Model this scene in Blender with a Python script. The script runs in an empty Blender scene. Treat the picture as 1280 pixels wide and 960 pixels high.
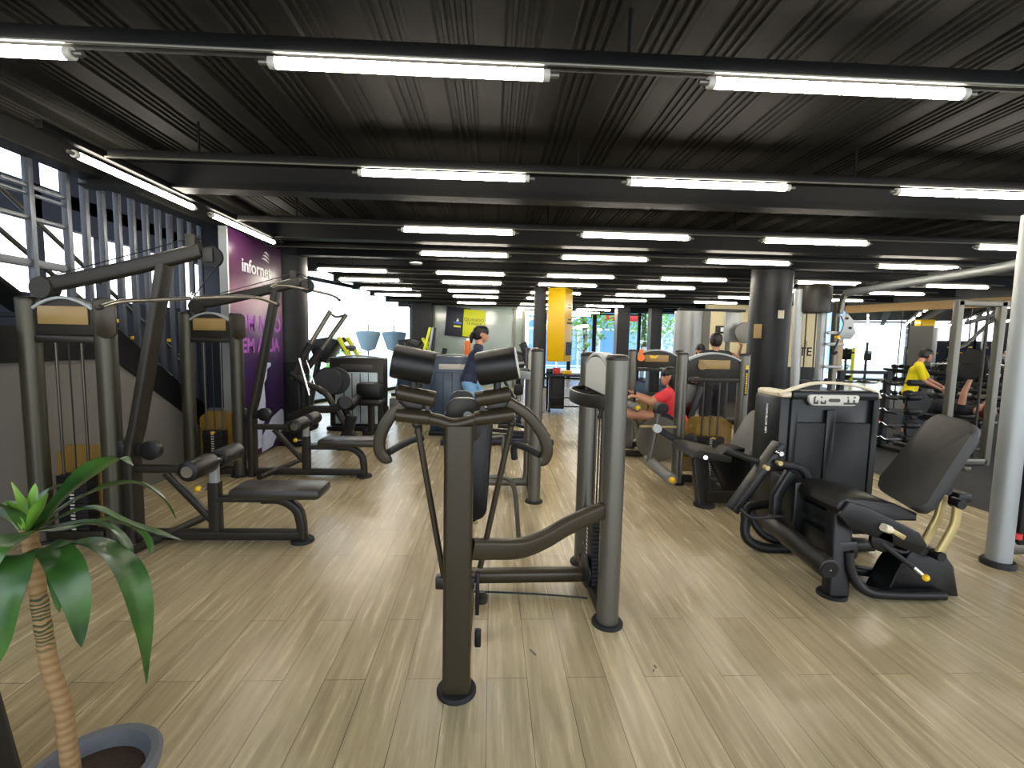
import bpy, bmesh, math, random
from mathutils import Vector, Matrix
random.seed(7)
V = Vector
scene = bpy.context.scene
COL = scene.collection
PI = math.pi

# ------------------------------------------------------------------ camera
FPX, CAMH = 580.0, 1.55
_p, _y, _r = math.radians(5.09), math.radians(2.49), math.radians(-1.17)
_f = V((math.sin(_y)*math.cos(_p), math.cos(_y)*math.cos(_p), -math.sin(_p)))
_rt = V((math.cos(_y), -math.sin(_y), 0))
_dn = _f.cross(_rt)
R2 = math.cos(_r)*_rt + math.sin(_r)*_dn
D2 = -math.sin(_r)*_rt + math.cos(_r)*_dn
cam = bpy.data.objects.new('camera', bpy.data.cameras.new('camera'))
COL.objects.link(cam)
m3 = Matrix((R2, -D2, -_f)).transposed()
cam.matrix_world = Matrix.Translation((0, 0, CAMH)) @ m3.to_4x4()
cam.data.sensor_width = 36.0
cam.data.lens = FPX/1280*36.0
cam.data.clip_start = 0.02
scene.camera = cam

def P(px, py, Y):
    """the point of the place that stands Y metres ahead on the line of sight (px, py)"""
    q = R2*((px-640)/FPX) + D2*((py-480)/FPX) + _f
    return q*(Y/q.y) + V((0, 0, CAMH))
def PZ(px, py, z=0.0):
    q = R2*((px-640)/FPX) + D2*((py-480)/FPX) + _f
    return q*((z-CAMH)/q.z) + V((0, 0, CAMH))

# ------------------------------------------------------------------ materials
def lin(c):
    return tuple(((v/255)/12.92 if v/255 <= .04045 else ((v/255+.055)/1.055)**2.4) for v in c)
def mat(name, rgb, rough=.5, metal=0., noise=0., nscale=20., bump=0., bscale=80., coat=0., emit=None, estr=0., alpha=1., spec=.5, stretch=None):
    m = bpy.data.materials.new(name); m.use_nodes = True
    nt = m.node_tree; b = nt.nodes['Principled BSDF']
    c = lin(rgb)
    b.inputs['Base Color'].default_value = (*c, 1)
    b.inputs['Roughness'].default_value = rough
    b.inputs['Metallic'].default_value = metal
    b.inputs['Coat Weight'].default_value = coat
    b.inputs['Specular IOR Level'].default_value = spec
    b.inputs['Alpha'].default_value = alpha
    tc = nt.nodes.new('ShaderNodeTexCoord')
    src = tc.outputs['Object']
    if stretch:
        mp = nt.nodes.new('ShaderNodeMapping'); mp.inputs['Scale'].default_value = stretch
        nt.links.new(src, mp.inputs[0]); src = mp.outputs[0]
    if noise:
        n = nt.nodes.new('ShaderNodeTexNoise'); n.inputs['Scale'].default_value = nscale; n.inputs['Detail'].default_value = 4
        nt.links.new(src, n.inputs['Vector'])
        mx = nt.nodes.new('ShaderNodeMix'); mx.data_type = 'RGBA'
        mx.inputs[6].default_value = (*[v*(1-noise) for v in c], 1)
        mx.inputs[7].default_value = (*[min(1, v*(1+noise)) for v in c], 1)
        nt.links.new(n.outputs['Fac'], mx.inputs[0]); nt.links.new(mx.outputs[2], b.inputs['Base Color'])
        mr = nt.nodes.new('ShaderNodeMapRange'); mr.inputs[3].default_value = max(0, rough-.07); mr.inputs[4].default_value = min(1, rough+.07)
        nt.links.new(n.outputs['Fac'], mr.inputs[0]); nt.links.new(mr.outputs[0], b.inputs['Roughness'])
    if bump:
        n2 = nt.nodes.new('ShaderNodeTexNoise'); n2.inputs['Scale'].default_value = bscale
        nt.links.new(src, n2.inputs['Vector'])
        bp = nt.nodes.new('ShaderNodeBump'); bp.inputs['Strength'].default_value = bump; bp.inputs['Distance'].default_value = .01
        nt.links.new(n2.outputs['Fac'], bp.inputs['Height']); nt.links.new(bp.outputs[0], b.inputs['Normal'])
    if emit:
        b.inputs['Emission Color'].default_value = (*emit, 1); b.inputs['Emission Strength'].default_value = estr
    return m

M = {}
M['bronze'] = mat('frame_bronze', (58, 51, 36), .36, .35, .12, 6)
M['olive_frame'] = mat('frame_olive_grey', (74, 72, 60), .38, .5, .1, 6)
M['frame'] = mat('frame_dark_grey', (47, 44, 38), .42, .4, .12, 6)
M['post'] = mat('post_silver_grey', (106, 104, 95), .36, .6, .08, 5)
M['silver'] = mat('silver_paint', (160, 164, 163), .4, .35, .06, 6)
M['black'] = mat('black_paint', (16, 16, 17), .45, .05, .2, 10, spec=.4)
M['blackgloss'] = mat('black_plastic', (12, 13, 14), .34, 0, .1, 10, spec=.35)
M['vinyl'] = mat('black_vinyl', (14, 13, 12), .4, 0, .15, 14, .12, 260, spec=.45)
M['vinylgrey'] = mat('grey_vinyl', (112, 110, 106), .45, 0, .1, 10, .12, 260)
M['vinylseat'] = mat('seat_vinyl', (50, 47, 42), .36, 0, .1, 10, .1, 260)
M['vinylback'] = mat('back_vinyl', (48, 47, 45), .55, 0, .08, 8, .12, 260)
M['rubber'] = mat('rubber', (24, 24, 24), .7, 0, .2, 30)
M['chrome'] = mat('chrome', (215, 215, 212), .16, 1.)
M['satin'] = mat('satin_steel', (150, 146, 134), .3, .9)
M['rod'] = mat('dull_rod', (84, 80, 72), .35, .8)
M['brass'] = mat('tan_gold_link', (190, 172, 118), .4, .5, .08, 6)
M['yellow'] = mat('yellow_plastic', (238, 190, 20), .35)
M['lime'] = mat('lime_paint', (214, 222, 30), .4, 0, .05, 5)
M['cream'] = mat('cream_plastic', (226, 214, 186), .4, 0, .04, 5)
M['plaque'] = mat('tan_plaque', (154, 126, 74), .4, 0, .12, 9)
M['amber'] = mat('amber_guard', (150, 118, 44), .2, 0, .1, 4, alpha=.62)
M['smoke'] = mat('grey_shroud', (24, 26, 26), .32, 0, .08, 3, spec=.35)
M['shroudsheen'] = mat('reflected_light_shroud', (200, 216, 222), .3, .1, .06, 3)  # shroud colour raised to carry a reflection of light
M['shroudblue'] = mat('blue_grey_shroud', (54, 70, 88), .3, .1, .08, 3)
M['label'] = mat('label_plate', (205, 203, 192), .4)
M['ink'] = mat('label_ink', (70, 70, 68), .5)
M['white'] = mat('white_print', (238, 238, 240), .5)
M['wallgrey'] = mat('grey_plaster', (112, 110, 104), .8, 0, .06, 3, .08, 60)
M['concrete'] = mat('outside_concrete', (205, 203, 198), .85, 0, .06, 2)
M['cream_wall'] = mat('cream_wall', (226, 212, 168), .7, 0, .05, 2)
M['woodtrim'] = mat('pale_wood_trim', (206, 168, 112), .5, 0, .15, 3, stretch=(8, .6, 8))
M['ceilblack'] = mat('black_ceiling_deck', (21, 20, 17), .7, .0, .25, 3, .1, 40, spec=.2)
M['beam'] = mat('black_beam', (15, 15, 15), .6, 0, .2, 3, spec=.25)
M['tray'] = mat('black_tray', (7, 7, 7), .6, 0, .2, 6, spec=.2)
M['column'] = mat('charcoal_column', (28, 29, 31), .45, 0, .12, 3, spec=.3)
M['silvercol'] = mat('silver_column', (146, 148, 147), .35, .25, .08, 3)
M['lattice'] = mat('steel_lattice', (92, 96, 102), .4, .5, .1, 4)
M['tube'] = mat('tube_glow', (255, 255, 255), .4, emit=(1., .92, .78), estr=34.)
M['purple'] = None
M['lilac'] = mat('lilac_print', (176, 84, 196), .5)
M['paleblue'] = mat('pale_blue_print', (206, 214, 238), .5)
M['navy'] = mat('navy_board', (22, 24, 44), .5)
M['blueprint'] = mat('blue_print', (92, 122, 226), .5)
M['limeboard'] = mat('lime_board', (216, 222, 24), .5)
M['olive'] = mat('olive_print', (120, 122, 30), .5)
M['yellowbox'] = mat('yellow_cabinet', (222, 178, 10), .3, 0, .03, 3)
M['skin'] = mat('skin', (190, 138, 110), .5, 0, .06, 8)
M['skin_dark'] = mat('skin_brown', (158, 108, 84), .5, 0, .06, 8)
M['hair'] = mat('dark_hair', (24, 18, 16), .45, 0, .3, 40, stretch=(1, 1, .2))
M['hair_red'] = mat('auburn_hair', (92, 40, 26), .45, 0, .3, 40)
M['red'] = mat('red_cotton', (226, 62, 66), .85, 0, .08, 20, .2, 90)
M['yellowshirt'] = mat('yellow_cotton', (240, 220, 20), .85, 0, .06, 20, .2, 90)
M['blackcloth'] = mat('black_cotton', (24, 24, 30), .85, 0, .1, 20, .2, 90)
M['whitecloth'] = mat('white_cotton', (226, 222, 214), .85, 0, .05, 20, .2, 90)
M['bluecloth'] = mat('light_blue_leggings', (120, 170, 214), .8, 0, .06, 20)
M['navycloth'] = mat('navy_leggings', (34, 42, 66), .8, 0, .1, 20)
M['shoe'] = mat('shoe', (60, 60, 64), .6)
M['orange'] = mat('orange_plastic', (240, 120, 40), .4)
M['soil'] = mat('soil', (58, 42, 30), .95, 0, .5, 60, .6, 80)
M['pot'] = mat('grey_pot', (92, 94, 98), .6, 0, .1, 8)
M['eye'] = mat('eye', (30, 22, 20), .2)
M['plate'] = mat('iron_plate', (26, 26, 28), .5, .3, .15, 12)
M['binn'] = mat('grey_bin', (150, 150, 146), .5, 0, .05, 5)
M['treeleaf'] = mat('tree_leaf', (124, 172, 72), .6, 0, .4, 3)
M['treebark'] = mat('tree_bark', (90, 74, 58), .9, 0, .3, 8)
M['darkroom'] = mat('dark_stairwell', (30, 32, 40), .8, 0, .2, 2)
M['mirror'] = mat('mirror', (225, 228, 228), .015, 1.)
M['redpaint'] = mat('red_paint', (210, 50, 44), .5)
M['awning'] = mat('blue_grey_canvas', (110, 128, 140), .8)

def nodes(m): return m.node_tree.nodes, m.node_tree.links
def wood_floor():
    m = mat('grey_oak_planks', (170, 150, 120), .36)
    N, L = nodes(m); b = N['Principled BSDF']
    tc = N.new('ShaderNodeTexCoord')
    sp = N.new('ShaderNodeSeparateXYZ'); L.new(tc.outputs['Object'], sp.inputs[0])
    cb = N.new('ShaderNodeCombineXYZ'); L.new(sp.outputs['Y'], cb.inputs['X']); L.new(sp.outputs['X'], cb.inputs['Y'])
    br = N.new('ShaderNodeTexBrick'); br.inputs['Scale'].default_value = 1
    br.offset = .37; br.offset_frequency = 2
    br.inputs['Brick Width'].default_value = 1.24; br.inputs['Row Height'].default_value = .185
    br.inputs['Mortar Size'].default_value = .0016; br.inputs['Mortar Smooth'].default_value = .2
    br.inputs['Color1'].default_value = (*lin((196, 181, 146)), 1); br.inputs['Color2'].default_value = (*lin((178, 162, 127)), 1)
    br.inputs['Mortar'].default_value = (*lin((96, 82, 62)), 1); br.inputs['Bias'].default_value = -.1
    L.new(cb.outputs[0], br.inputs['Vector'])
    mp = N.new('ShaderNodeMapping'); mp.inputs['Scale'].default_value = (16, 1.1, 1); L.new(tc.outputs['Object'], mp.inputs[0])
    n = N.new('ShaderNodeTexNoise'); n.inputs['Scale'].default_value = 1.6; n.inputs['Detail'].default_value = 8; n.inputs['Roughness'].default_value = .62; n.inputs['Distortion'].default_value = .4
    L.new(mp.outputs[0], n.inputs['Vector'])
    cr = N.new('ShaderNodeValToRGB'); cr.color_ramp.elements[0].position = .34; cr.color_ramp.elements[1].position = .68
    cr.color_ramp.elements[0].color = (.70, .685, .66, 1); cr.color_ramp.elements[1].color = (1.12, 1.12, 1.11, 1)
    L.new(n.outputs['Fac'], cr.inputs[0])
    mx = N.new('ShaderNodeMix'); mx.data_type = 'RGBA'; mx.blend_type = 'MULTIPLY'; mx.inputs[0].default_value = 1
    L.new(br.outputs['Color'], mx.inputs[6]); L.new(cr.outputs[0], mx.inputs[7])
    # pale scuffs
    n3 = N.new('ShaderNodeTexNoise'); n3.inputs['Scale'].default_value = 2.3; n3.inputs['Detail'].default_value = 5; L.new(tc.outputs['Object'], n3.inputs['Vector'])
    c3 = N.new('ShaderNodeValToRGB'); c3.color_ramp.elements[0].position = .58; c3.color_ramp.elements[1].position = .8
    c3.color_ramp.elements[0].color = (0, 0, 0, 1); c3.color_ramp.elements[1].color = (.3, .3, .3, 1); L.new(n3.outputs['Fac'], c3.inputs[0])
    m2 = N.new('ShaderNodeMix'); m2.data_type = 'RGBA'; m2.inputs[7].default_value = (*lin((206, 194, 168)), 1)
    L.new(c3.outputs[0], m2.inputs[0]); L.new(mx.outputs[2], m2.inputs[6]); L.new(m2.outputs[2], b.inputs['Base Color'])
    rr = N.new('ShaderNodeMapRange'); rr.inputs[3].default_value = .17; rr.inputs[4].default_value = .34; L.new(n.outputs['Fac'], rr.inputs[0]); L.new(rr.outputs[0], b.inputs['Roughness'])
    bp = N.new('ShaderNodeBump'); bp.inputs['Strength'].default_value = .03; bp.inputs['Distance'].default_value = .002
    L.new(n.outputs['Fac'], bp.inputs['Height']); L.new(bp.outputs[0], b.inputs['Normal'])
    return m
M['floor'] = wood_floor()
def rubber_floor():
    m = mat('black_rubber_tiles', (44, 44, 45), .6)
    N, L = nodes(m); b = N['Principled BSDF']; tc = N.new('ShaderNodeTexCoord')
    br = N.new('ShaderNodeTexBrick'); br.offset = 0; br.inputs['Scale'].default_value = 1; br.inputs['Brick Width'].default_value = 1; br.inputs['Row Height'].default_value = 1
    br.inputs['Mortar Size'].default_value = .006
    br.inputs['Color1'].default_value = (*lin((46, 46, 48)), 1); br.inputs['Color2'].default_value = (*lin((40, 40, 42)), 1); br.inputs['Mortar'].default_value = (*lin((18, 18, 18)), 1)
    L.new(tc.outputs['Object'], br.inputs['Vector'])
    v = N.new('ShaderNodeTexVoronoi'); v.inputs['Scale'].default_value = 70; L.new(tc.outputs['Object'], v.inputs['Vector'])
    cr = N.new('ShaderNodeValToRGB'); cr.color_ramp.elements[0].position = .06; cr.color_ramp.elements[1].position = .1
    cr.color_ramp.elements[0].color = (3, 3, 3.1, 1); cr.color_ramp.elements[1].color = (1, 1, 1, 1); L.new(v.outputs['Distance'], cr.inputs[0])
    mx = N.new('ShaderNodeMix'); mx.data_type = 'RGBA'; mx.blend_type = 'MULTIPLY'; mx.inputs[0].default_value = 1
    L.new(br.outputs['Color'], mx.inputs[6]); L.new(cr.outputs[0], mx.inputs[7]); L.new(mx.outputs[2], b.inputs['Base Color'])
    return m
M['rubberfloor'] = rubber_floor()
def purple_print():
    m = mat('purple_print', (70, 20, 90), .32)
    N, L = nodes(m); b = N['Principled BSDF']; tc = N.new('ShaderNodeTexCoord')
    sp = N.new('ShaderNodeSeparateXYZ'); L.new(tc.outputs['Object'], sp.inputs[0])
    n = N.new('ShaderNodeTexNoise'); n.inputs['Scale'].default_value = 2.2; L.new(tc.outputs['Object'], n.inputs['Vector'])
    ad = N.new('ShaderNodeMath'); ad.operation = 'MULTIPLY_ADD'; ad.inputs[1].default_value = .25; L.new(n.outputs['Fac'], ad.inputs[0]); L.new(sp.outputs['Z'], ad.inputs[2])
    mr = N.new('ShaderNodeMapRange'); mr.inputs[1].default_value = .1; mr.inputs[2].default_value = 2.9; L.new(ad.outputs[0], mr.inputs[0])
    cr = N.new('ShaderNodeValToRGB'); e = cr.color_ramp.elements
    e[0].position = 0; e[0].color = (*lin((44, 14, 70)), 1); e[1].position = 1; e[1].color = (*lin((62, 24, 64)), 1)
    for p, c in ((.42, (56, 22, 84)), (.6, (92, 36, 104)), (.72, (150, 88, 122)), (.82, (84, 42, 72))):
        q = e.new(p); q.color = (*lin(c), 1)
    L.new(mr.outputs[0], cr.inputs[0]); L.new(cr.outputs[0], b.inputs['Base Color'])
    return m
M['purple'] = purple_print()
def glass(name, tint, gl=.12):
    m = bpy.data.materials.new(name); m.use_nodes = True; N, L = nodes(m); N.clear()
    o = N.new('ShaderNodeOutputMaterial'); t = N.new('ShaderNodeBsdfTransparent'); t.inputs[0].default_value = (*tint, 1)
    g = N.new('ShaderNodeBsdfGlossy'); g.inputs['Roughness'].default_value = .02
    lw = N.new('ShaderNodeLayerWeight'); lw.inputs[0].default_value = .5
    pw = N.new('ShaderNodeMath'); pw.operation = 'POWER'; pw.inputs[1].default_value = 4; L.new(lw.outputs['Facing'], pw.inputs[0])
    tc = N.new('ShaderNodeTexCoord'); ns = N.new('ShaderNodeTexNoise'); ns.inputs['Scale'].default_value = 3; L.new(tc.outputs['Object'], ns.inputs['Vector'])
    ad = N.new('ShaderNodeMath'); ad.operation = 'MULTIPLY_ADD'; ad.inputs[1].default_value = .02; ad.inputs[2].default_value = .03; L.new(ns.outputs['Fac'], ad.inputs[0])
    ml = N.new('ShaderNodeMath'); ml.operation = 'MULTIPLY_ADD'; ml.inputs[1].default_value = .5; L.new(pw.outputs[0], ml.inputs[0]); L.new(ad.outputs[0], ml.inputs[2])
    mx = N.new('ShaderNodeMixShader'); L.new(ml.outputs[0], mx.inputs[0]); L.new(t.outputs[0], mx.inputs[1]); L.new(g.outputs[0], mx.inputs[2]); L.new(mx.outputs[0], o.inputs[0])
    return m
M['glass'] = glass('window_glass', (.93, .97, .97))
M['frost'] = mat('frosted_glass', (150, 164, 158), .12, 0, .06, 1.5)
def leaf_mat():
    m = mat('dracaena_leaf', (36, 84, 34), .34)
    N, L = nodes(m); b = N['Principled BSDF']; tc = N.new('ShaderNodeTexCoord')
    n = N.new('ShaderNodeTexNoise'); n.inputs['Scale'].default_value = 9; n.inputs['Detail'].default_value = 3; L.new(tc.outputs['Object'], n.inputs['Vector'])
    cr = N.new('ShaderNodeValToRGB'); cr.color_ramp.elements[0].position = .3; cr.color_ramp.elements[1].position = .75
    cr.color_ramp.elements[0].color = (*lin((26, 60, 26)), 1); cr.color_ramp.elements[1].color = (*lin((70, 112, 44)), 1)
    L.new(n.outputs['Fac'], cr.inputs[0]); L.new(cr.outputs[0], b.inputs['Base Color'])
    b.inputs['Subsurface Weight'].default_value = 0.
    return m
M['leaf'] = leaf_mat()
M['leafyoung'] = mat('young_leaf', (120, 170, 60), .4, 0, .15, 8)
def trunk_mat():
    m = mat('dracaena_stem', (170, 128, 78), .7)
    N, L = nodes(m); b = N['Principled BSDF']; tc = N.new('ShaderNodeTexCoord')
    w = N.new('ShaderNodeTexWave'); w.bands_direction = 'Z'; w.inputs['Scale'].default_value = 14; w.inputs['Distortion'].default_value = 3; w.inputs['Detail'].default_value = 2
    L.new(tc.outputs['Object'], w.inputs['Vector'])
    cr = N.new('ShaderNodeValToRGB'); cr.color_ramp.elements[0].position = .25; cr.color_ramp.elements[1].position = .6
    cr.color_ramp.elements[0].color = (*lin((128, 100, 62)), 1); cr.color_ramp.elements[1].color = (*lin((144, 114, 74)), 1)
    L.new(w.outputs['Fac'], cr.inputs[0])
    w2 = N.new('ShaderNodeTexWave'); w2.bands_direction = 'Z'; w2.inputs['Scale'].default_value = 26; w2.inputs['Distortion'].default_value = 6; w2.inputs['Detail'].default_value = 1
    L.new(tc.outputs['Object'], w2.inputs['Vector'])
    g = N.new('ShaderNodeMapRange'); g.inputs[1].default_value = .5; g.inputs[2].default_value = .7; L.new(w2.outputs['Fac'], g.inputs[0])
    sp = N.new('ShaderNodeSeparateXYZ'); L.new(tc.outputs['Object'], sp.inputs[0])
    h = N.new('ShaderNodeMapRange'); h.inputs[1].default_value = .68; h.inputs[2].default_value = .72; L.new(sp.outputs['Z'], h.inputs[0])
    h2 = N.new('ShaderNodeMapRange'); h2.inputs[1].default_value = .86; h2.inputs[2].default_value = .84; L.new(sp.outputs['Z'], h2.inputs[0])
    a = N.new('ShaderNodeMath'); a.operation = 'MULTIPLY'; L.new(g.outputs[0], a.inputs[0]); L.new(h.outputs[0], a.inputs[1])
    a2 = N.new('ShaderNodeMath'); a2.operation = 'MULTIPLY'; L.new(a.outputs[0], a2.inputs[0]); L.new(h2.outputs[0], a2.inputs[1])
    mx = N.new('ShaderNodeMix'); mx.data_type = 'RGBA'; mx.inputs[7].default_value = (*lin((40, 58, 28)), 1); L.new(a2.outputs[0], mx.inputs[0]); L.new(cr.outputs[0], mx.inputs[6])
    L.new(mx.outputs[2], b.inputs['Base Color'])
    bp = N.new('ShaderNodeBump'); bp.inputs['Strength'].default_value = .25; bp.inputs['Distance'].default_value = .006; L.new(w.outputs['Fac'], bp.inputs['Height']); L.new(bp.outputs[0], b.inputs['Normal'])
    return m
M['trunk'] = trunk_mat()
def facade_mat():
    m = mat('blue_glass_facade', (70, 120, 190), .2)
    N, L = nodes(m); b = N['Principled BSDF']; tc = N.new('ShaderNodeTexCoord')
    sp = N.new('ShaderNodeSeparateXYZ'); L.new(tc.outputs['Object'], sp.inputs[0]); cb = N.new('ShaderNodeCombineXYZ'); L.new(sp.outputs['X'], cb.inputs['X']); L.new(sp.outputs['Z'], cb.inputs['Y'])
    br = N.new('ShaderNodeTexBrick'); br.offset = 0; br.inputs['Scale'].default_value = 1; br.inputs['Brick Width'].default_value = 1.5; br.inputs['Row Height'].default_value = 2.6; br.inputs['Mortar Size'].default_value = .06
    br.inputs['Color1'].default_value = (*lin((104, 150, 214)), 1); br.inputs['Color2'].default_value = (*lin((136, 176, 226)), 1); br.inputs['Mortar'].default_value = (*lin((226, 232, 240)), 1)
    L.new(cb.outputs[0], br.inputs['Vector']); L.new(br.outputs['Color'], b.inputs['Base Color'])
    return m
M['facade'] = facade_mat()

# ------------------------------------------------------------------ mesh helpers
def catmull(pts, n=6):
    pts = [V(p) for p in pts]
    if len(pts) < 3 or n < 2: return pts
    out = []
    for i in range(len(pts)-1):
        p0 = pts[i-1] if i else pts[0]*2-pts[1]; p1, p2 = pts[i], pts[i+1]
        p3 = pts[i+2] if i+2 < len(pts) else pts[-1]*2-pts[-2]
        for k in range(n):
            t = k/n
            out.append(.5*((2*p1)+(p2-p0)*t+(2*p0-5*p1+4*p2-p3)*t*t+(3*p1-p0-3*p2+p3)*t**3))
    out.append(pts[-1]); return out
def circ(r, n=14, r2=None):
    r2 = r if r2 is None else r2
    return [(math.cos(2*PI*i/n)*r, math.sin(2*PI*i/n)*r2) for i in range(n)]
def rrect(w, h, r=None, k=3):
    r = min(w, h)*.22 if r is None else r
    out = []
    for cx, cy, a in ((w/2-r, h/2-r, 0), (-w/2+r, h/2-r, 90), (-w/2+r, -h/2+r, 180), (w/2-r, -h/2+r, 270)):
        for i in range(k+1):
            t = math.radians(a+90*i/k); out.append((cx+r*math.cos(t), cy+r*math.sin(t)))
    return out
class MB:
    def __init__(s): s.bm = bmesh.new()
    def box(s, c, size, rot=None, bev=0.):
        mtx = Matrix.Translation(V(c)) @ (rot.to_4x4() if rot is not None else Matrix()) @ Matrix.Diagonal((*size, 1))
        g = bmesh.ops.create_cube(s.bm, size=1, matrix=mtx)
        if bev:
            es = list({e for v in g['verts'] for e in v.link_edges})
            bmesh.ops.bevel(s.bm, geom=es, offset=min(bev, min(size)*.49), segments=2, affect='EDGES', profile=.5)
        return s
    def sweep(s, pts, sec, up=(0, 0, 1), cap=True, scale=None):
        pts = [V(p) for p in pts]; up = V(up); rings = []
        n = len(pts)
        for i, p in enumerate(pts):
            t = (pts[min(i+1, n-1)]-pts[max(i-1, 0)]).normalized()
            sd = t.cross(up)
            if sd.length < 1e-4: sd = t.cross(V((0, 1, 0)) if abs(t.y) < .9 else V((1, 0, 0)))
            sd.normalize(); nn = sd.cross(t)
            k = scale[i] if scale else 1.
            rings.append([s.bm.verts.new(p+sd*(a*k)+nn*(b*k)) for a, b in sec])
        m = len(sec)
        for i in range(n-1):
            for j in range(m):
                s.bm.faces.new((rings[i][j], rings[i][(j+1) % m], rings[i+1][(j+1) % m], rings[i+1][j]))
        if cap:
            s.bm.faces.new(rings[0][::-1]); s.bm.faces.new(rings[-1])
        return s
    def tube(s, pts, r, n=12, k=6, up=(0, 0, 1)):
        return s.sweep(catmull(pts, k) if len(pts) > 2 else pts, circ(r, n), up)
    def cyl(s, a, b, r, r2=None, n=20):
        a, b = V(a), V(b)
        return s.sweep([a, b], circ(r, n), (0, 0, 1) if abs((b-a).normalized().z) < .9 else (0, 1, 0), True, [1, (r2 if r2 is not None else r)/r])
    def roll(s, a, b, r, n=24, bev=.008):
        """a padded roller with rounded rims"""
        a, b = V(a), V(b); d = (b-a); L = d.length; d.normalize()
        ps = [a, a+d*bev*.4, a+d*bev*1.4, b-d*bev*1.4, b-d*bev*.4, b]
        sc = [1-bev/r, 1-bev*.35/r, 1, 1, 1-bev*.35/r, 1-bev/r]
        return s.sweep(ps, circ(r, n), (0, 0, 1) if abs(d.z) < .9 else (0, 1, 0), True, sc)
    def lathe(s, prof, o, ax=(0, 0, 1), n=24):
        ax = V(ax).normalized(); o = V(o)
        u = ax.orthogonal().normalized(); w = ax.cross(u)
        rings = [[s.bm.verts.new(o+ax*z+(u*math.cos(2*PI*i/n)+w*math.sin(2*PI*i/n))*max(r, 1e-4)) for i in range(n)] for r, z in prof]
        for a, b in zip(rings, rings[1:]):
            for j in range(n): s.bm.faces.new((a[j], a[(j+1) % n], b[(j+1) % n], b[j]))
        s.bm.faces.new(rings[0][::-1]); s.bm.faces.new(rings[-1]); return s
    def prism(s, poly, thick, bev=0.):
        """poly: world points of one flat outline; thick: offset vector"""
        t = V(thick); a = [s.bm.verts.new(V(p)) for p in poly]; b = [s.bm.verts.new(V(p)+t) for p in poly]
        n = len(a); fs = [s.bm.faces.new(a[::-1]), s.bm.faces.new(b)]
        for i in range(n): fs.append(s.bm.faces.new((a[i], a[(i+1) % n], b[(i+1) % n], b[i])))
        if bev:
            es = [e for e in {e for f in fs[:2] for e in f.edges}]
            bmesh.ops.bevel(s.bm, geom=es, offset=bev, segments=2, affect='EDGES', profile=.5)
        return s
    def ball(s, c, r, sub=2):
        r = (r, r, r) if isinstance(r, (int, float)) else r
        bmesh.ops.create_icosphere(s.bm, subdivisions=sub, radius=1, matrix=Matrix.Translation(V(c)) @ Matrix.Diagonal((*r, 1))); return s
    def caps(s, a, b, r0, r1, n=12):
        a, b = V(a), V(b); s.ball(a, r0, 2); s.ball(b, r1, 2)
        if (b-a).length > 1e-4: s.cyl(a, b, r0, r1, n)
        return s
    def done(s, name, m, parent=None, smooth=35, origin=None):
        me = bpy.data.meshes.new(name); o = bpy.data.objects.new(name, me); COL.objects.link(o)
        off = V((0, 0, 0))
        if parent is not None: off = WORLD[parent.name]; o.parent = parent
        elif origin is not None: off = V(origin); o.location = off
        WORLD[o.name] = off
        bmesh.ops.recalc_face_normals(s.bm, faces=s.bm.faces)
        if off.length: bmesh.ops.translate(s.bm, verts=s.bm.verts, vec=-off)
        s.bm.to_mesh(me); s.bm.free()
        me.materials.append(M[m] if isinstance(m, str) else m)
        if smooth:
            for p in me.polygons: p.use_smooth = True
            me.set_sharp_from_angle(angle=math.radians(smooth))
        return o
WORLD = {}
def tag(o, label, cat, group=None, kind=None):
    o['label'] = label; o['category'] = cat
    if group: o['group'] = group
    if kind: o['kind'] = kind
    return o
def thing(name, loc, label, cat, group=None):
    o = bpy.data.objects.new(name, None); COL.objects.link(o); o.empty_display_size = .1
    o.location = V(loc); WORLD[o.name] = V(loc)
    return tag(o, label, cat, group)
def struct(o):
    o['kind'] = 'structure'; return o
def dup(root, delta, label=None, group=None):
    r = root.copy(); COL.objects.link(r); r.location = root.location+V(delta); WORLD[r.name] = r.location.copy()
    if label: r['label'] = label
    if group: r['group'] = group
    for ch in list(root.children):
        c = ch.copy(); COL.objects.link(c); c.parent = r; WORLD[c.name] = r.location.copy()
        for g in list(ch.children):
            d = g.copy(); COL.objects.link(d); d.parent = c; WORLD[d.name] = r.location.copy()
    return r
def text(body, c, ex, ey, size, m, parent, name='lettering', align='CENTER', ext=.0015, off=.012):
    cu = bpy.data.curves.new(name, 'FONT'); cu.body = body; cu.size = size; cu.extrude = ext; cu.offset = size*off
    cu.align_x = align; cu.align_y = 'CENTER'
    o = bpy.data.objects.new(name, cu); COL.objects.link(o)
    ex, ey = V(ex).normalized(), V(ey).normalized()
    mt = Matrix((ex, ey, ex.cross(ey))).transposed().to_4x4()
    wo = WORLD[parent.name]; o.parent = parent
    o.matrix_local = Matrix.Translation(V(c)-wo) @ mt
    cu.materials.append(M[m])
    bpy.context.view_layer.update()
    me = bpy.data.meshes.new_from_object(o.evaluated_get(bpy.context.evaluated_depsgraph_get()))
    q = bpy.data.objects.new(name, me); COL.objects.link(q); q.parent = parent; WORLD[q.name] = wo
    me.transform(o.matrix_local); bpy.data.objects.remove(o); bpy.data.curves.remove(cu)
    return q
# ------------------------------------------------------------------ the setting
X_MAT, X_WALL, X_LEFT = 4.85, 10.5, -3.5
struct(MB().box((.2, 9.5, -.06), (9.3, 25, .12)).done('floor', 'floor', smooth=0))
struct(MB().box(((X_MAT+X_WALL+3.)/2, 9.5, -.055), (X_WALL+3.-X_MAT, 25, .118)).done('floor', 'rubberfloor', smooth=0))
struct(MB().box((-5.95, 6.5, -.08), (3., 19, .1)).done('floor', 'wallgrey', smooth=0))
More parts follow.
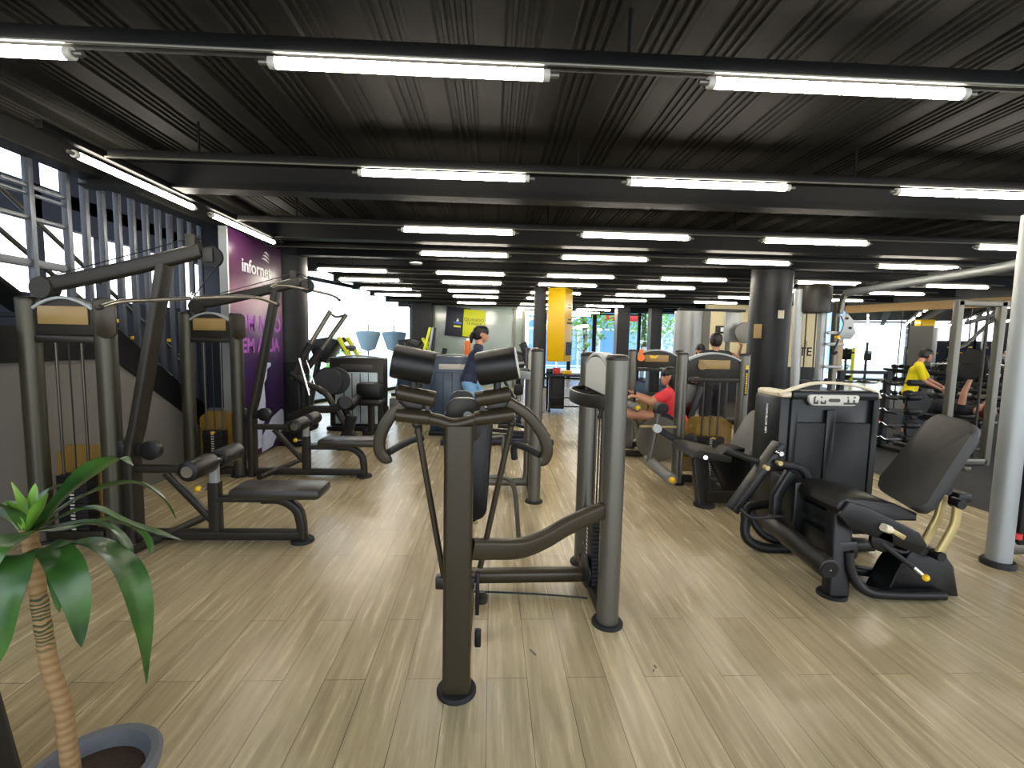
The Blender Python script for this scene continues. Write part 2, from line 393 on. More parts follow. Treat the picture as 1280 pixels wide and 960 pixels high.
# ribbed metal deck, ribs run away from the camera
mb = MB(); pf = []
x = -3.7
while x < 13.4:
    pf += [(x, 3.02), (x+.10, 3.02)]
    for k in range(4):
        u = x+.115+k*.048
        pf += [(u, 3.034), (u+.02, 3.034), (u+.026, 3.022), (u+.042, 3.022)]
    pf += [(x+.315, 3.02)]
    x += .33
lo = [(a, b) for a, b in pf]
vs0 = [mb.bm.verts.new((a, -3, b)) for a, b in lo]; vs1 = [mb.bm.verts.new((a, 21.5, b)) for a, b in lo]
for i in range(len(lo)-1): mb.bm.faces.new((vs0[i], vs0[i+1], vs1[i+1], vs1[i]))
mb.box((4.85, 9.25, 3.15), (17.3, 24.6, .1))
struct(mb.done('ceiling', 'ceilblack', smooth=0))
for yb in (4.19, 6.03, 7.2, 8.75, 10.3, 11.7, 13.3, 15.2, 17.2):       # I-beams across the hall
    mb = MB()
    mb.box((3.55, yb, 2.786), (14., .17, .012)); mb.box((3.55, yb+.02, 2.90), (14., .014, .23)); mb.box((3.55, yb, 3.012), (14., .17, .012))
    struct(mb.done('ceiling_beam', 'beam', smooth=0))
struct(MB().box((-3.42, 3.9, 2.94), (.2, 6., .17), bev=.01).done('ceiling_beam', 'beam', smooth=0))
# left: low wall with the stair stringer on it
Y0 = -2.8
pl = [(Y0, 0), (5.75, 0), (5.75, .42), (4.42, 1.33), (Y0, 1.33)]
struct(MB().prism([(X_LEFT, a, b) for a, b in pl], (-.12, 0, 0)).done('wall_left', 'wallgrey', smooth=0))
pl = [(Y0, 1.33), (4.42, 1.33), (5.75, .42), (5.75, .72), (4.5, 1.6), (Y0, 1.6)]
struct(MB().prism([(X_LEFT+.02, a, b) for a, b in pl], (-.16, 0, 0)).done('trim_stringer', 'beam', smooth=0))
lat = thing('steel_screen', (X_LEFT, 3, 1.6), 'grey steel screen of upright posts and rails over the low grey wall at left', 'screen')
ys = [2.75, 3.09, 3.43, 3.77]+[4.08+.176*i for i in range(11)]
for k, y in enumerate(ys):
    zb = 1.6 if y < 4.5 else 1.6-(y-4.5)*.704
    MB().box((X_LEFT-.02, y, (zb+2.92)/2), (.05, .04, 2.92-zb), bev=.004).done('upright', 'lattice', lat)
for z, t in ((2.66, .03), (2.6, .02), (2.42, .03), (2.08, .06)):
    MB().box((X_LEFT-.03, 3.2, z), (.04, 1.76, t), bev=.004).done('rail', 'lattice', lat)
# stairwell behind the screen
mb = MB(); xo = -6.4
mb.box((xo, 4, 1.05), (.15, 13.2, 2.1)); mb.box((xo, 4, 3.35), (.15, 13.2, .5)); mb.box((xo, 9, 4.1), (.15, 3.2, 1.4)); mb.box((xo, 4, 4.65), (.15, 13.2, .5))
for y in (3.2, 5.2, 6.9, 8.0, 8.9, 9.8): mb.box((xo, y, 2.5), (.15, .1, 4.6))
struct(mb.done('wall_stairwell', 'darkroom', smooth=0))
struct(MB().box((-5.6, 4, 4.9), (4.2, 13.4, .12)).done('ceiling_stairwell', 'darkroom', smooth=0))
struct(MB().box((-5.45, 10.6, 2.2), (1.9, .12, 5.2)).done('wall_stairwell_end', 'darkroom', smooth=0))
for i, (y, z) in enumerate(((7.6, 1.78), (8.15, 1.78), (7.9, 1.5), (8.5, 1.5), (8.9, 1.76), (8.3, 1.15), (8.9, 1.16), (9.4, 1.46), (9.7, 1.1))):
    tag(MB().box((xo+.1, y, z), (.05, .17, .06), bev=.01).done('wall_block', 'yellow', origin=(xo+.1, y, z)), 'small yellow block on the dark stairwell wall behind the left screen', 'wall light', 'yellow blocks on the stairwell wall')  # plain yellow blocks fixed to the stairwell wall
st = thing('staircase', (-4.3, 4, 0), 'dark steel staircase with handrails rising behind the grey screen at left', 'staircase')
for xx in (-3.9, -4.9):
    MB().sweep([(xx, 2.2, 3.05), (xx, 6.1, .35)], rrect(.05, .24), (1, 0, 0)).done('stringer', 'beam', st)
for i in range(15):
    t = (i+.5)/15; MB().box((-4.4, 2.3+3.7*t, 3.0-2.6*t), (1., .24, .035)).done('step', 'beam', st)
for xx, dz in ((-3.9, .85), (-3.9, .5), (-4.9, .85)):
    MB().tube([(xx, 2.2, 3.05+dz), (xx, 6.1, .35+dz)], .02, 8).done('handrail', 'post', st)
# purple advertising panel on the round column
PX = -3.04
pp = thing('advertising_panel', (PX, 6.2, 0), 'tall purple advertising panel with lilac lettering in front of the round column at left', 'panel')
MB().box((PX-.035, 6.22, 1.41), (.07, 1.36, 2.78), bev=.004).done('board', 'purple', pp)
MB().box((PX-.035, 5.525, 1.41), (.09, .03, 2.78)).done('edge_strip', 'silver', pp)
ey, ez = V((0, 1, 0)), V((0, 0, 1))
text('infornet', (PX+.003, 6.2, 2.42), ey, ez, .23, 'white', pp)
text('telecom', (PX+.003, 6.42, 2.27), ey, ez, .06, 'white', pp)
mb = MB()
for k, (w, dz) in enumerate(((.2, 0), (.17, .045), (.13, .09))):
    a = []
    for i in range(9):
        t = i/8; a.append((PX+.003, 6.42-w/2+w*t+.02*k, 2.58+dz+.03*math.sin(PI*t)-.03*t))
    b = [(p[0], p[1], p[2]-.022*math.sin(PI*i/8)-.002) for i, p in enumerate(a)]
    mb.prism(a+b[::-1], (.002, 0, 0))
mb.done('logo', 'white', pp)
text('COM NÃO', (PX+.003, 6.17, 1.72), ey, ez, .27, 'lilac', pp, off=.03)
text('DEM ASUA', (PX+.003, 6.18, 1.44), ey, ez, .245, 'lilac', pp, off=.03)
fig = [(6.2, .95), (6.24, 1.12), (6.27, 1.25), (6.33, 1.3), (6.36, 1.22), (6.5, 1.21), (6.5, 1.16), (6.4, 1.13), (6.37, 1.0), (6.3, .95), (6.33, .7), (6.3, .45), (6.22, .35), (6.22, .1), (6.1, .1), (6.1, .35), (6.13, .7)]
MB().prism([(PX+.001, a, b) for a, b in fig], (.003, 0, 0)).done('figure_print', 'paleblue', pp)
fg2 = [(6.2, -.0), (6.2, .2), (6.5, .42), (6.78, .5), (6.85, .48), (6.85, .2), (6.6, .12), (6.5, .02)]
MB().prism([(PX+.001, a, b+.03) for a, b in fg2], (.003, 0, 0)).done('swoosh_print', 'paleblue', pp)

def column(name, x, y, r, z1, m, n=40):
    return struct(MB().cyl((x, y, 0), (x, y, z1), r, n=n).done(name, m))
column('column_left', -3.22, 7.4, .33, 3.02, 'column')
column('column_right', 4.53, 7.5, .31, 3.02, 'column')
column('column_silver', 4.5, 10.6, .31, 2.35, 'silvercol')
struct(MB().box((4.86, 10.75, 1.2), (.18, .6, 2.4), bev=.01).done('column_silver_pilaster', 'wallgrey', smooth=0))
struct(MB().box((1.07, 10.7, 1.5), (.26, .3, 3.02), bev=.01).done('column_dark', 'column', smooth=0))
struct(MB().box((4.15, 14.9, 1.5), (.4, .4, 3.02), bev=.01).done('column_dark', 'column', smooth=0))
struct(MB().box((5.4, 15.4, 1.5), (.36, .36, 3.02), bev=.01).done('column_dark', 'column', smooth=0))
for (px, py, w, h, mm) in ((976, 393, .1, .13, 'cream'), (947, 414, .12, .22, 'plaque')):
    c = P(px, py, 7.2)
    tag(MB().box(c, (w, .02, h), bev=.004).done('notice', mm, origin=c), ('small cream notice' if mm == 'cream' else 'tan notice card')+' stuck on the big charcoal round column', 'notice')

# far glazing
def glazed(name, a, b, z0, z1, nb, frame='beam', pane='glass', fw=.07, num=1, mid=None):
    """a glazed front from a to b (plan points), one structure object with frame and panes"""
    a, b = V((*a, 0)), V((*b, 0)); d = (b-a); L = d.length; d.normalize(); rot = Matrix.Rotation(math.atan2(d.y, d.x), 3, 'Z')
    mb = MB()
    for i in range(nb+1): mb.box(a+d*(L*i/nb)+V((0, 0, (z0+z1)/2)), (fw, .1, z1-z0), rot)
    for z in [z0+.04, z1-.04]+([mid] if mid else []): mb.box(a+d*(L/2)+V((0, 0, z)), (L, .09, .08), rot)
    o = struct(mb.done(name, frame, smooth=0))
    mb = MB(); mb.box(a+d*(L/2)+V((0, 0, (z0+z1)/2)), (L-.02, .012, z1-z0-.02), rot)
    mb.done('pane', pane, o, smooth=0)
    return o
glazed('window_1', (-4.5, 10.6), (-2.75, 15.9), 0., 3.0, 1, fw=.04)
glazed('window_2', (1.15, 20.2), (6.6, 20.2), 0., 3.0, 5, fw=.16)
glazed('window_3', (1.1, 16.6), (1.1, 20.2), 0., 3.0, 2)
struct(MB().box((-2.38, 15.9, 1.5), (.66, .4, 3.02), bev=.02).done('column_navy', 'column', smooth=0))
o = struct(MB().box((-.48, 16.4, 1.5), (3.2, .06, 3.0), bev=.004).done('wall_frosted', 'frost', smooth=0))
for xx in (-2.05, .75, 1.08): MB().box((xx, 16.34, 1.5), (.08, .1, 3.0)).done('mullion', 'post', o)
# posters on the frosted wall
def board(c, w, h, rot, m, label, nm='poster'):
    r = thing(nm, c, label, 'poster')
    rm = Matrix.Rotation(rot, 3, 'Y')
    MB().box(c, (w, .03, h), rm, bev=.003).done('board', m, r); return r, rm
c = P(572, 402.5, 16.2); r, rm = board(c, .82, 1.0, .08, 'navy', 'dark navy poster with a small blue mark hanging on the frosted glass wall')
MB().prism([c+rm@V(q)+V((0, -.02, 0)) for q in ((-.05, 0, .02), (.05, 0, .02), (0, 0, .14))], (0, -.004, 0)).done('mark', 'white', r)
MB().box(c+rm@V((0, -.02, -.03)), (.26, .006, .05), rm).done('mark_band', 'blueprint', r)
MB().box(c+rm@V((0, -.02, -.15)), (.24, .006, .06), rm).done('mark_line', 'lime', r)
c = P(592.5, 404.5, 16.1); r, rm = board(c, .74, .92, .05, 'limeboard', 'bright lime yellow poster with olive lettering hanging beside the navy poster')
text('QUANDO', c+V((0, -.02, .12)), rm@V((1, 0, 0)), rm@V((0, 0, 1)), .15, 'olive', r)
text('TE PESAR', c+V((0, -.02, -.02)), rm@V((1, 0, 0)), rm@V((0, 0, 1)), .13, 'olive', r)
# yellow cabinet on the dark pillar
yb = thing('yellow_cabinet', (1.42, 10.45, 1.15), 'tall bright yellow box cabinet hanging on the dark pillar below the ceiling', 'cabinet')
A_, B_, C_ = V((1.2, 10.3, 1.15)), V((1.56, 10.15, 1.15)), V((1.80, 10.60, 1.15))
D_ = A_+(C_-B_)
MB().prism([A_, B_, C_, D_], (0, 0, 1.62), bev=.006).done('body', 'yellowbox', yb)
ex = (C_-B_).normalized(); nrm = ex.cross(V((0, 0, 1)))
mb = MB()
for zc, w, h in ((.94, .2, .03), (.86, .34, .035), (1.2, .24, .025), (1.26, .16, .025)):
    mb.prism([B_+ex*(.33+u*w/2)+V((0, 0, zc+v*h/2))+nrm*.001 for u, v in ((-1, -1), (1, -1), (1, 1), (-1, 1))], nrm*.002)
mb.done('printed_lines', 'black', yb)
MB().prism([B_+ex*u+V((0, 0, w))+nrm*.001 for u, w in ((.14, .14), (.5, .14), (.5, .44), (.14, .44))], nrm*.012).done('grille', 'black', yb)
# right: mirror wall with pale wood band, cream wall
ma, mbb = V((9.85, 12.7, 0)), V((12.65, 6.7, 0)); md = (mbb-ma).normalized(); mrot = Matrix.Rotation(math.atan2(md.y, md.x), 3, 'Z'); mn = V((md.y, -md.x, 0))
if mn.x > 0: mn = -mn
mc = (ma+mbb)/2; ml = (mbb-ma).length
struct(MB().box(mc-mn*.1+V((0, 0, 1.51)), (ml, .16, 3.02), mrot).done('wall_right', 'wallgrey', smooth=0))
mr = struct(MB().box(mc-mn*.005+V((0, 0, 1.3)), (ml-.02, .02, 2.5), mrot).done('window_mirror', 'mirror', smooth=0))
mb = MB()
for t in (.2, .4, .6, .8): mb.box(ma.lerp(mbb, t)+mn*.01+V((0, 0, 1.3)), (.02, .008, 2.5), mrot)
mb.done('mirror_joint', 'black', mr, smooth=0)
struct(MB().box(mc+mn*.02+V((0, 0, 2.66)), (ml, .06, .2), mrot, bev=.004).done('trim_mirror_band', 'woodtrim', smooth=0))
struct(MB().box((8.1, 13.6, 1.5), (3.6, .16, 3.02)).done('wall_cream', 'cream_wall', smooth=0))
struct(MB().box((8.1, 13.5, .5), (3.6, .03, 1.0)).done('baseboard_cream', 'smoke', smooth=0))
glazed('window_4', (6.4, 13.75), (6.4, 20.2), 0., 3.0, 3, fw=.16)
c = P(1030, 440, 13.95); 
wl = tag(MB().box(P(1046, 445, 13.48), (.34, .04, 1.0), bev=.004).done('wall_sign', 'woodtrim', origin=P(1046, 467, 13.48)), 'orange wood panel with dark wall lettering beside it on the cream wall', 'sign')
text('NA E', P(1000, 430, 13.505), (1, 0, 0), ez, .2, 'black', wl)
text('ATE', P(1002, 440, 13.505), (1, 0, 0), ez, .36, 'black', wl)
c = P(902, 412, 13.49)
pc = thing('picture', c, 'small black framed picture hanging on the cream wall', 'picture')
MB().box(c, (.36, .04, .22), bev=.005).done('frame', 'black', pc); MB().box(c+V((.03, -.022, 0)), (.14, .006, .12)).done('print', 'white', pc)
# outside
struct(MB().box((0, 30, -.2), (90, 80, .1)).done('ground_outside', 'concrete', smooth=0))
struct(MB().box((16, 34, 6), (27, 3, 14)).done('building_outside', 'facade', smooth=0))
def tree(x, y, h, s, label):
    r = thing('tree', (x, y, -.15), label, 'tree', None)
    MB().tube([(x, y, -.15), (x+.1, y, h*.4), (x, y, h*.75)], .12, 8).done('trunk', 'treebark', r)
    rn = random.Random(int(x*10)); mb = MB()
    for i in range(520):
        d = V((rn.gauss(0, 1), rn.gauss(0, 1), rn.gauss(0, .8))); d = d.normalized()*(s*(.35+.65*rn.random()**.5)); c = V((x, y, h*.72))+d
        e1 = V((rn.gauss(0, 1), rn.gauss(0, 1), rn.gauss(0, 1))).normalized()*.16; e2 = e1.orthogonal().normalized()*.08
        mb.prism([c-e1, c+e2, c+e1, c-e2], e1.cross(e2).normalized()*.004)
    mb.done('crown', 'treeleaf', r, smooth=0)
tree(4.6, 23.5, 3.9, 1.6, 'leafy green tree outside the far windows behind the yellow cabinet')
tree(9.0, 27.5, 4.6, 1.8, 'leafy green tree outside the far windows right of the dark pillar')
tree(10.6, 23.4, 3.7, 1.8, 'bright green tree outside the far windows beside the silver column')
def bush(x, y, label):
    r = thing('bush', (x, y, -.15), label, 'bush'); rn = random.Random(int(x*77)); mb = MB()
    for i in range(260):
        d = V((rn.gauss(0, .5), rn.gauss(0, .5), abs(rn.gauss(0, .6))+.02)); c = V((x, y, -.12))+d
        e1 = V((rn.gauss(0, 1), rn.gauss(0, 1), rn.gauss(0, 1))).normalized()*.11; e2 = e1.orthogonal().normalized()*.05
        mb.prism([c-e1, c+e2, c+e1, c-e2], e1.cross(e2).normalized()*.003)
    mb.done('foliage', 'treeleaf', r, smooth=0)
bush(-6.6, 14.2, 'low green bush outside the left glass front nearest the round column'); bush(-6.2, 18.5, 'low green bush outside the left glass front beyond the nearer bush')
def parasol(x, y, label):
    r = thing('parasol', (x, y, -.15), label, 'parasol')
    MB().cyl((x, y, -.15), (x, y, 2.2), .03).done('pole', 'post', r)
    MB().lathe([(.03, 1.95), (.5, 1.9), (.52, 1.8), (.3, 1.15), (.03, 1.05)], (x, y, 0)).done('canopy', 'awning', r)
parasol(-5.4, 20.5, 'closed-in blue grey parasol outside the left glass front, left one'); parasol(-4.3, 20.6, 'closed-in blue grey parasol outside the left glass front, right one')
tag(MB().box((6.9, 25, 3.0), (1.8, .3, .35), bev=.02).done('shop_sign', 'redpaint', origin=(6.9, 25, 3)), 'red shop sign outside the far windows', 'sign')

# ------------------------------------------------------------------ tubes of light
ROWY = [2.13, 3.41, 5.07, 6.39, 8.13, 9.35, 10.9, 12.23, 14.2, 15.8, 17.4, 19.0]
ROWX = [-.97, -.96, -.98, -1.0, -1.0, -1.03, -1.06, -1.06, -1.1, -1.1, -1.1, -1.1]
CX = {-1: -2.0, 0: 0, 1: 1.904, 2: 3.904, 3: 6.35, 4: 8.72}
ORD = 'first second third fourth fifth sixth seventh eighth ninth tenth eleventh twelfth'.split()
ZT = 2.715
def make_tube(a, b, label, group):
    a, b = V(a), V(b); d = (b-a).normalized()
    t = thing('tube_light', a.lerp(b, .5), label, 'tube light', group)
    MB().cyl(a+d*.02, b-d*.02, .023, n=14).done('glass_tube', 'tube', t)  # thicker than a real tube: its glow is put into the radius
    for p, q in ((a, a+d*.03), (b-d*.03, b)): MB().cyl(p, q, .024, n=14).done('end_cap', 'label', t)
    for p in (a-d*.02, b+d*.02): MB().cyl(p-d*.02, p+d*.02, .012, n=10).done('lamp_holder', 'post', t)
    return t
for i, (y, x0) in enumerate(zip(ROWY, ROWX)):
    xs = [c for c in CX if not ((c == -1 and (y > 15 or 2 < i < 4)) or (i > 7 and c == -1) or (i > 5 and c == 0 and i > 8) or (c == 4 and i > 6) or (c >= 3 and y > 13.8) or (i in (2, 3) and c == -1) or (c == -1 and i == 1))]
    xl, xr = (x0-(1.69 if i in (1, 2) else 2.0), x0+10.2) if i < 7 else (x0-2.0, 6.2)
    tr = thing('cable_tray', (x0+3, y, 2.8), 'black cable tray carrying the %s row of ceiling tubes from the camera' % ORD[i], 'cable tray')
    MB().box(((xl+xr)/2, y+.02, 2.79), (xr-xl, .05, .05 if i else .07), bev=.004).done('channel', 'tray', tr)
    MB().cyl((xl, y-.02, 2.752), (xr, y-.02, 2.752), .008, n=8).done('conduit', 'post', tr)
    for hx in (xl+.6, x0+1.55, x0+3.6, xr-1.2): MB().cyl((hx, y+.02, 2.8), (hx, y+.02, 3.02), .008, n=8).done('hanger_rod', 'tray', tr)
    for j, c in enumerate(xs):
        make_tube((x0+CX[c], y, ZT), (x0+CX[c]+1.2, y, ZT), 'glowing ceiling tube, %s from the left in the %s row from the camera' % (ORD[j], ORD[i]), 'ceiling tube lights')
make_tube((-2.74, 3.25, ZT), (-2.74, 4.48, ZT), 'glowing ceiling tube along the left wall, nearer one above the left screen', 'wall side tube lights')
make_tube((-2.72, 4.69, ZT), (-2.70, 5.95, ZT), 'glowing ceiling tube along the left wall, farther one beside the purple panel', 'wall side tube lights')
tr = thing('cable_tray', (-2.72, 4.5, 2.8), 'black cable tray over the two tubes along the left wall', 'cable tray')
MB().box((-2.72, 4.6, 2.79), (.05, 3.2, .05), bev=.004).done('channel', 'tray', tr)
sd = thing('smoke_detector', P(520, 330, 6.8), 'small white round detector hanging under the ceiling', 'detector')
MB().lathe([(.09, 0), (.09, .02), (.03, .035)], P(520, 330, 6.8)).done('sensor', 'white', sd)

# ------------------------------------------------------------------ gym machines
def foot(c, r, parent, h=.018, m='rubber'):
    return MB().lathe([(r, 0), (r, h*.6), (r*.93, h), (.01, h)], c, n=28).done('foot_disc', m, parent)
def tower(T, p0, p1, h, r=.058, pm='post', face=1, tray=False, guard=True, stack_h=.55, feet=True, plaque='plaque', deep=1.0, pw=.6, phh=.1):
    """two round uprights, arched head panel, guide rods, weight stack"""
    p0, p1 = V((*p0, 0)), V((*p1, 0)); d = p1-p0; L = d.length; d.normalize(); n = d.cross(V((0, 0, 1)))*face   # n: the side the panel shows
    z = V((0, 0, 1)); rot = Matrix((d, n, z)).transposed()
    for p in (p0, p1):
        c = MB().sweep([p+z*.01, p+z*(h-.03)], circ(r, 20, r*deep), (0, 1, 0)).done('upright', pm, T)
        MB().lathe([(r*1.02, h-.032), (r*1.02, h-.018), (r*.85, h-.004), (.01, h)], p, n=24).done('post_cap', 'frame', c)
        if feet: foot(p, r*1.45, T)
    w = L-2*r*.9; mid = p0+d*(L/2)
    # arched panel
    def arch(zz0, zz1, rise, k=10):
        a = [mid+d*(-w/2)+z*zz0, mid+d*(w/2)+z*zz0]
        for i in range(k+1):
            t = 1-2*i/k; a.append(mid+d*(w/2*t)+z*(zz1+rise*(1-t*t)))
        return a
    ph = .17
    MB().prism([q-n*.02 for q in arch(h-ph-.1, h-.09, .075)], n*.04, bev=.006).done('head_panel', 'frame', T)
    pts = [mid+d*(w/2*t)+z*(h-.085+.078*(1-t*t)) for t in [i/6-1 for i in range(13)]]
    MB().sweep(pts, rrect(.075, .022), n.cross(d)).done('arch_cap', 'silver', T)
    MB().box(mid+z*(h-.13)+n*.028, (w*pw, .012, phh), rot, bev=.004).done('plaque', plaque, T)
    MB().box(mid+z*(h-.3)+n*.0, (w, .07, .05), rot, bev=.01).done('cross_bar', 'frame', T)
    for s in (-.09, .09): MB().cyl(mid+d*s+z*.12, mid+d*s+z*(h-.3), .0095, n=10).done('guide_rod', 'rod', T)
    MB().cyl(mid+z*(stack_h), mid+z*(h-.3), .005, n=8).done('cable', 'black', T)
    mb = MB(); nn = int((stack_h-.1)/.026)
    for i in range(nn): mb.box(mid+z*(.1+.026*i+.012), (w*.52, .1, .0235), rot, bev=.002)
    st = mb.done('weight_stack', 'plate', T)
    mb = MB()
    for i in range(nn): mb.box(mid+z*(.1+.026*i+.012)-n*0+n*.051, (.03, .003, .012), rot)
    mb.done('weight_labels', 'label', st)
    MB().box(mid+d*.02+z*(stack_h-.02)+n*.07, (.03, .05, .02), rot, bev=.006).done('selector_pin', 'yellow', st)
    MB().box(mid+z*.06, (w, .1, .07), rot, bev=.01).done('base_bar', 'frame', T)
    if guard:
        gp = [mid+d*(-w/2)+z*.12, mid+d*(w/2)+z*.12, mid+d*(w/2)+z*(stack_h+.12), mid+d*(w*.28)+z*(stack_h+.2), mid+d*(-w*.28)+z*(stack_h+.2), mid+d*(-w/2)+z*(stack_h+.12)]
        MB().prism([q-n*.075 for q in gp], -n*.006).done('guard_panel', 'amber', T)
    return dict(mid=mid, d=d, n=n, rot=rot, w=w)

# ---- abdominal style machine in the middle of the picture
A = thing('gym_machine', (-.1, 2.4, 0), 'bronze grey gym machine standing foremost in mid floor, two big black rollers on top', 'gym machine')
MB().sweep([(-.135, 1.945, .01), (-.135, 1.945, 1.20)], rrect(.122, .095, .022, 4), (0, 1, 0)).done('front_post', 'bronze', A)
foot((-.135, 1.945, 0), .088, A, .02)
MB().tube([(-.385, 1.93, 1.243), (-.3, 1.93, 1.236), (-.225, 1.93, 1.222), (-.165, 1.93, 1.206), (-.11, 1.93, 1.214), (-.04, 1.93, 1.234), (.085, 1.93, 1.252)], .026, 16).done('cross_member', 'bronze', A)
for x0, z0, x1, z1 in ((-.395, 1.244, -.255, 1.23), (-.07, 1.228, .095, 1.254)):
    a, b = V((x0, 1.93, z0)), V((x1, 1.93, z1))
    MB().roll(a, b, .031, bev=.004).done('collar_sleeve', 'bronze', A)
for s, (a, b) in ((-1, ((-.39, 1.93, 1.338), (-.235, 1.93, 1.308))), (1, ((-.068, 1.93, 1.31), (.078, 1.93, 1.338)))):
    a, b = V(a), V(b)
    MB().roll(a, b, .033, bev=.004).done('roller_sleeve', 'bronze', A)
    c = a.lerp(b, .42 if s < 0 else .62)
    MB().cyl(c+V((0, 0, .02)), c+V((0, 0, .085)), .016).done('roller_stem', 'black', A)
    MB().box(a.lerp(b, .8 if s < 0 else .2)+V((0, .01, -.055)), (.02, .03, .09), bev=.004).done('bracket', 'frame', A)
    MB().box(a.lerp(b, .2 if s < 0 else .8)+V((0, .03, -.05)), (.14, .02, .05), bev=.004).done('bracket_plate', 'frame', A)
    mid = c+V((0, 0, .125)); ax = (b-a).normalized(); ax = (ax+V((0, .1*-s, 0))).normalized()
    r = MB().roll(mid-ax*.083, mid+ax*.083, .07, 32, .006).done('roller_pad', 'vinyl', A)
    MB().cyl(mid-ax*.0845, mid-ax*.081, .066, n=32).done('roller_rim', 'frame', r)
    MB().cyl(mid+ax*.081, mid+ax*.0845, .066, n=32).done('roller_rim', 'label' if s > 0 else 'frame', r)
hL = [(-.37, 1.93, 1.285), (-.425, 1.93, 1.225), (-.462, 1.935, 1.15), (-.467, 1.94, 1.09), (-.445, 1.945, 1.055), (-.425, 1.945, 1.06)]
hR = [(.07, 1.93, 1.30), (.15, 1.93, 1.25), (.215, 1.935, 1.17), (.24, 1.94, 1.10), (.23, 1.945, 1.055), (.21, 1.945, 1.05)]
for pts, gp in ((hL, [(-.435, 1.95, 1.075), (-.40, 2.05, 1.085), (-.36, 2.15, 1.09), (-.33, 2.2, 1.085)]), (hR, [(.215, 1.95, 1.07), (.17, 2.0, 1.085), (.12, 2.06, 1.09), (.105, 2.075, 1.07), (.11, 2.09, 1.02)])):
    h = MB().sweep(catmull(pts, 6), rrect(.05, .034, .013, 3), (0, 1, 0)).done('handle_arm', 'bronze', A)
    MB().tube(gp, .0155, 12).done('hand_grip', 'rubber', h)
MB().tube([(-.315, 1.96, 1.2), (-.2, 2.0, .5)], .0135, 10).done('push_rod', 'bronze', A)
MB().tube([(.09, 2.0, 1.2), (-.04, 2.03, .53)], .0135, 10).done('push_rod', 'bronze', A)
for x, y, z in ((-.315, 1.95, 1.2), (.09, 2.0, 1.2)): MB().ball((x, y, z), .02).done('rod_end', 'frame', A)
MB().box((-.15, 2.01, .475), (.175, .05, .055), bev=.006).done('rod_bracket', 'frame', A)
MB().box((-.05, 2.01, .42), (.018, .03, .2), bev=.004).done('hook_bar', 'black', A)
MB().lathe([(.004, 0), (.026, .012), (.03, .04), (.012, .06)], (-.03, 2.02, .36)).done('rubber_stop', 'frame', A)
MB().box((-.045, 2.02, .2), (.03, .03, .08), bev=.006).done('chain_block', 'black', A)
# back plate with round boss, back pad and its post
def rounded(w0, w1, z0, z1, x, y, n=6, rt=.06, rb=.05):
    o = []
    for cx, cz, a in ((x+w1/2-rt, z1-rt, 0), (x-w1/2+rt, z1-rt, 90)):
        for i in range(n+1):
            t = math.radians(a+90*i/n); o.append((cx+rt*math.cos(t), y, cz+rt*math.sin(t)))
    for cx, cz, a in ((x-w0/2+rb, z0+rb, 180), (x+w0/2-rb, z0+rb, 270)):
        for i in range(n+1):
            t = math.radians(a+90*i/n); o.append((cx+rb*math.cos(t), y, cz+rb*math.sin(t)))
    return o
bp = MB().prism(rounded(.16, .155, 1.1, 1.30, -.125, 2.06, rt=.055), (0, .03, 0), bev=.003).done('back_plate', 'frame', A)
MB().cyl((-.105, 2.05, 1.22), (-.105, 2.065, 1.22), .02).done('boss', 'silver', bp)
MB().prism(rounded(.2, .25, .66, 1.25, -.115, 2.24, rt=.09, rb=.06), (0, .075, 0), bev=.02).done('back_pad', 'vinyl', A)
MB().box((-.115, 2.275, .655), (.12, .05, .03), bev=.01).done('pad_edge', 'brass', A)
MB().sweep([(-.13, 2.62, .05), (-.13, 2.62, .7), (-.13, 2.36, 1.05)], rrect(.08, .06), (1, 0, 0)).done('rear_post', 'bronze', A)
MB().box((-.13, 2.5, .08), (.09, .5, .08), bev=.01).done('base_spine', 'bronze', A)
bm_ = catmull([(-.1, 1.98, .685), (.08, 2.05, .665), (.22, 2.12, .655), (.34, 2.2, .675), (.46, 2.3, .735), (.6, 2.41, .80)], 6)
bm_ = catmull([P(588, 686, 1.97), P(612, 686, 2.02), P(650, 685, 2.1), P(680, 674, 2.18), P(710, 657, 2.28), P(752, 638, 2.42)], 6)
MB().sweep(bm_, rrect(.055, .095, .022, 4)).done('curved_beam', 'bronze', A)
MB().sweep([(-.13, 2.78, .1), (.62, 2.8, .1)], rrect(.085, .085, .03, 4)).done('lower_beam', 'bronze', A)
MB().tube([(-.1, 2.74, .02), (.3, 2.72, .012), (.6, 2.66, .02)], .006, 8).done('floor_cable', 'black', A)
tA = tower(A, (.665, 2.44), (.665, 3.16), 1.5, .06, face=-1, stack_h=.5, guard=False, deep=1.0)
MB().lathe([(.09, 0), (.1, .012), (.09, .024)], (.585, 2.72, .16), (1, 0, 0)).done('pulley_cover', 'black', A)
# inside face of the head panel and cup tray, on the user's side
MB().prism([(.63, 2.50, 1.27), (.63, 3.1, 1.27), (.63, 3.1, 1.40)]+[(.63, 2.8+.3*math.cos(t), 1.40+.075*math.sin(t)) for t in [PI*i/10 for i in range(1, 10)]]+[(.63, 2.5, 1.40)], (.005, 0, 0)).done('inner_panel', 'label', A)
tr_o = [(.64, 2.48, 1.2)]+[(.64-.15*math.sin(t), 2.8-.32*math.cos(t), 1.2) for t in [PI*i/12 for i in range(1, 12)]]+[(.64, 3.12, 1.2)]
ty = MB().prism(tr_o, (0, 0, .02)).done('cup_tray', 'frame', A)
rim = [V(q)+V((0, 0, .035)) for q in tr_o]
MB().sweep(rim, rrect(.014, .075, .005)).done('tray_rim', 'frame', ty)
for yy in (2.66, 2.8, 2.94): MB().box((.575, yy, 1.235), (.1, .012, .05), bev=.004).done('tray_divider', 'frame', ty)
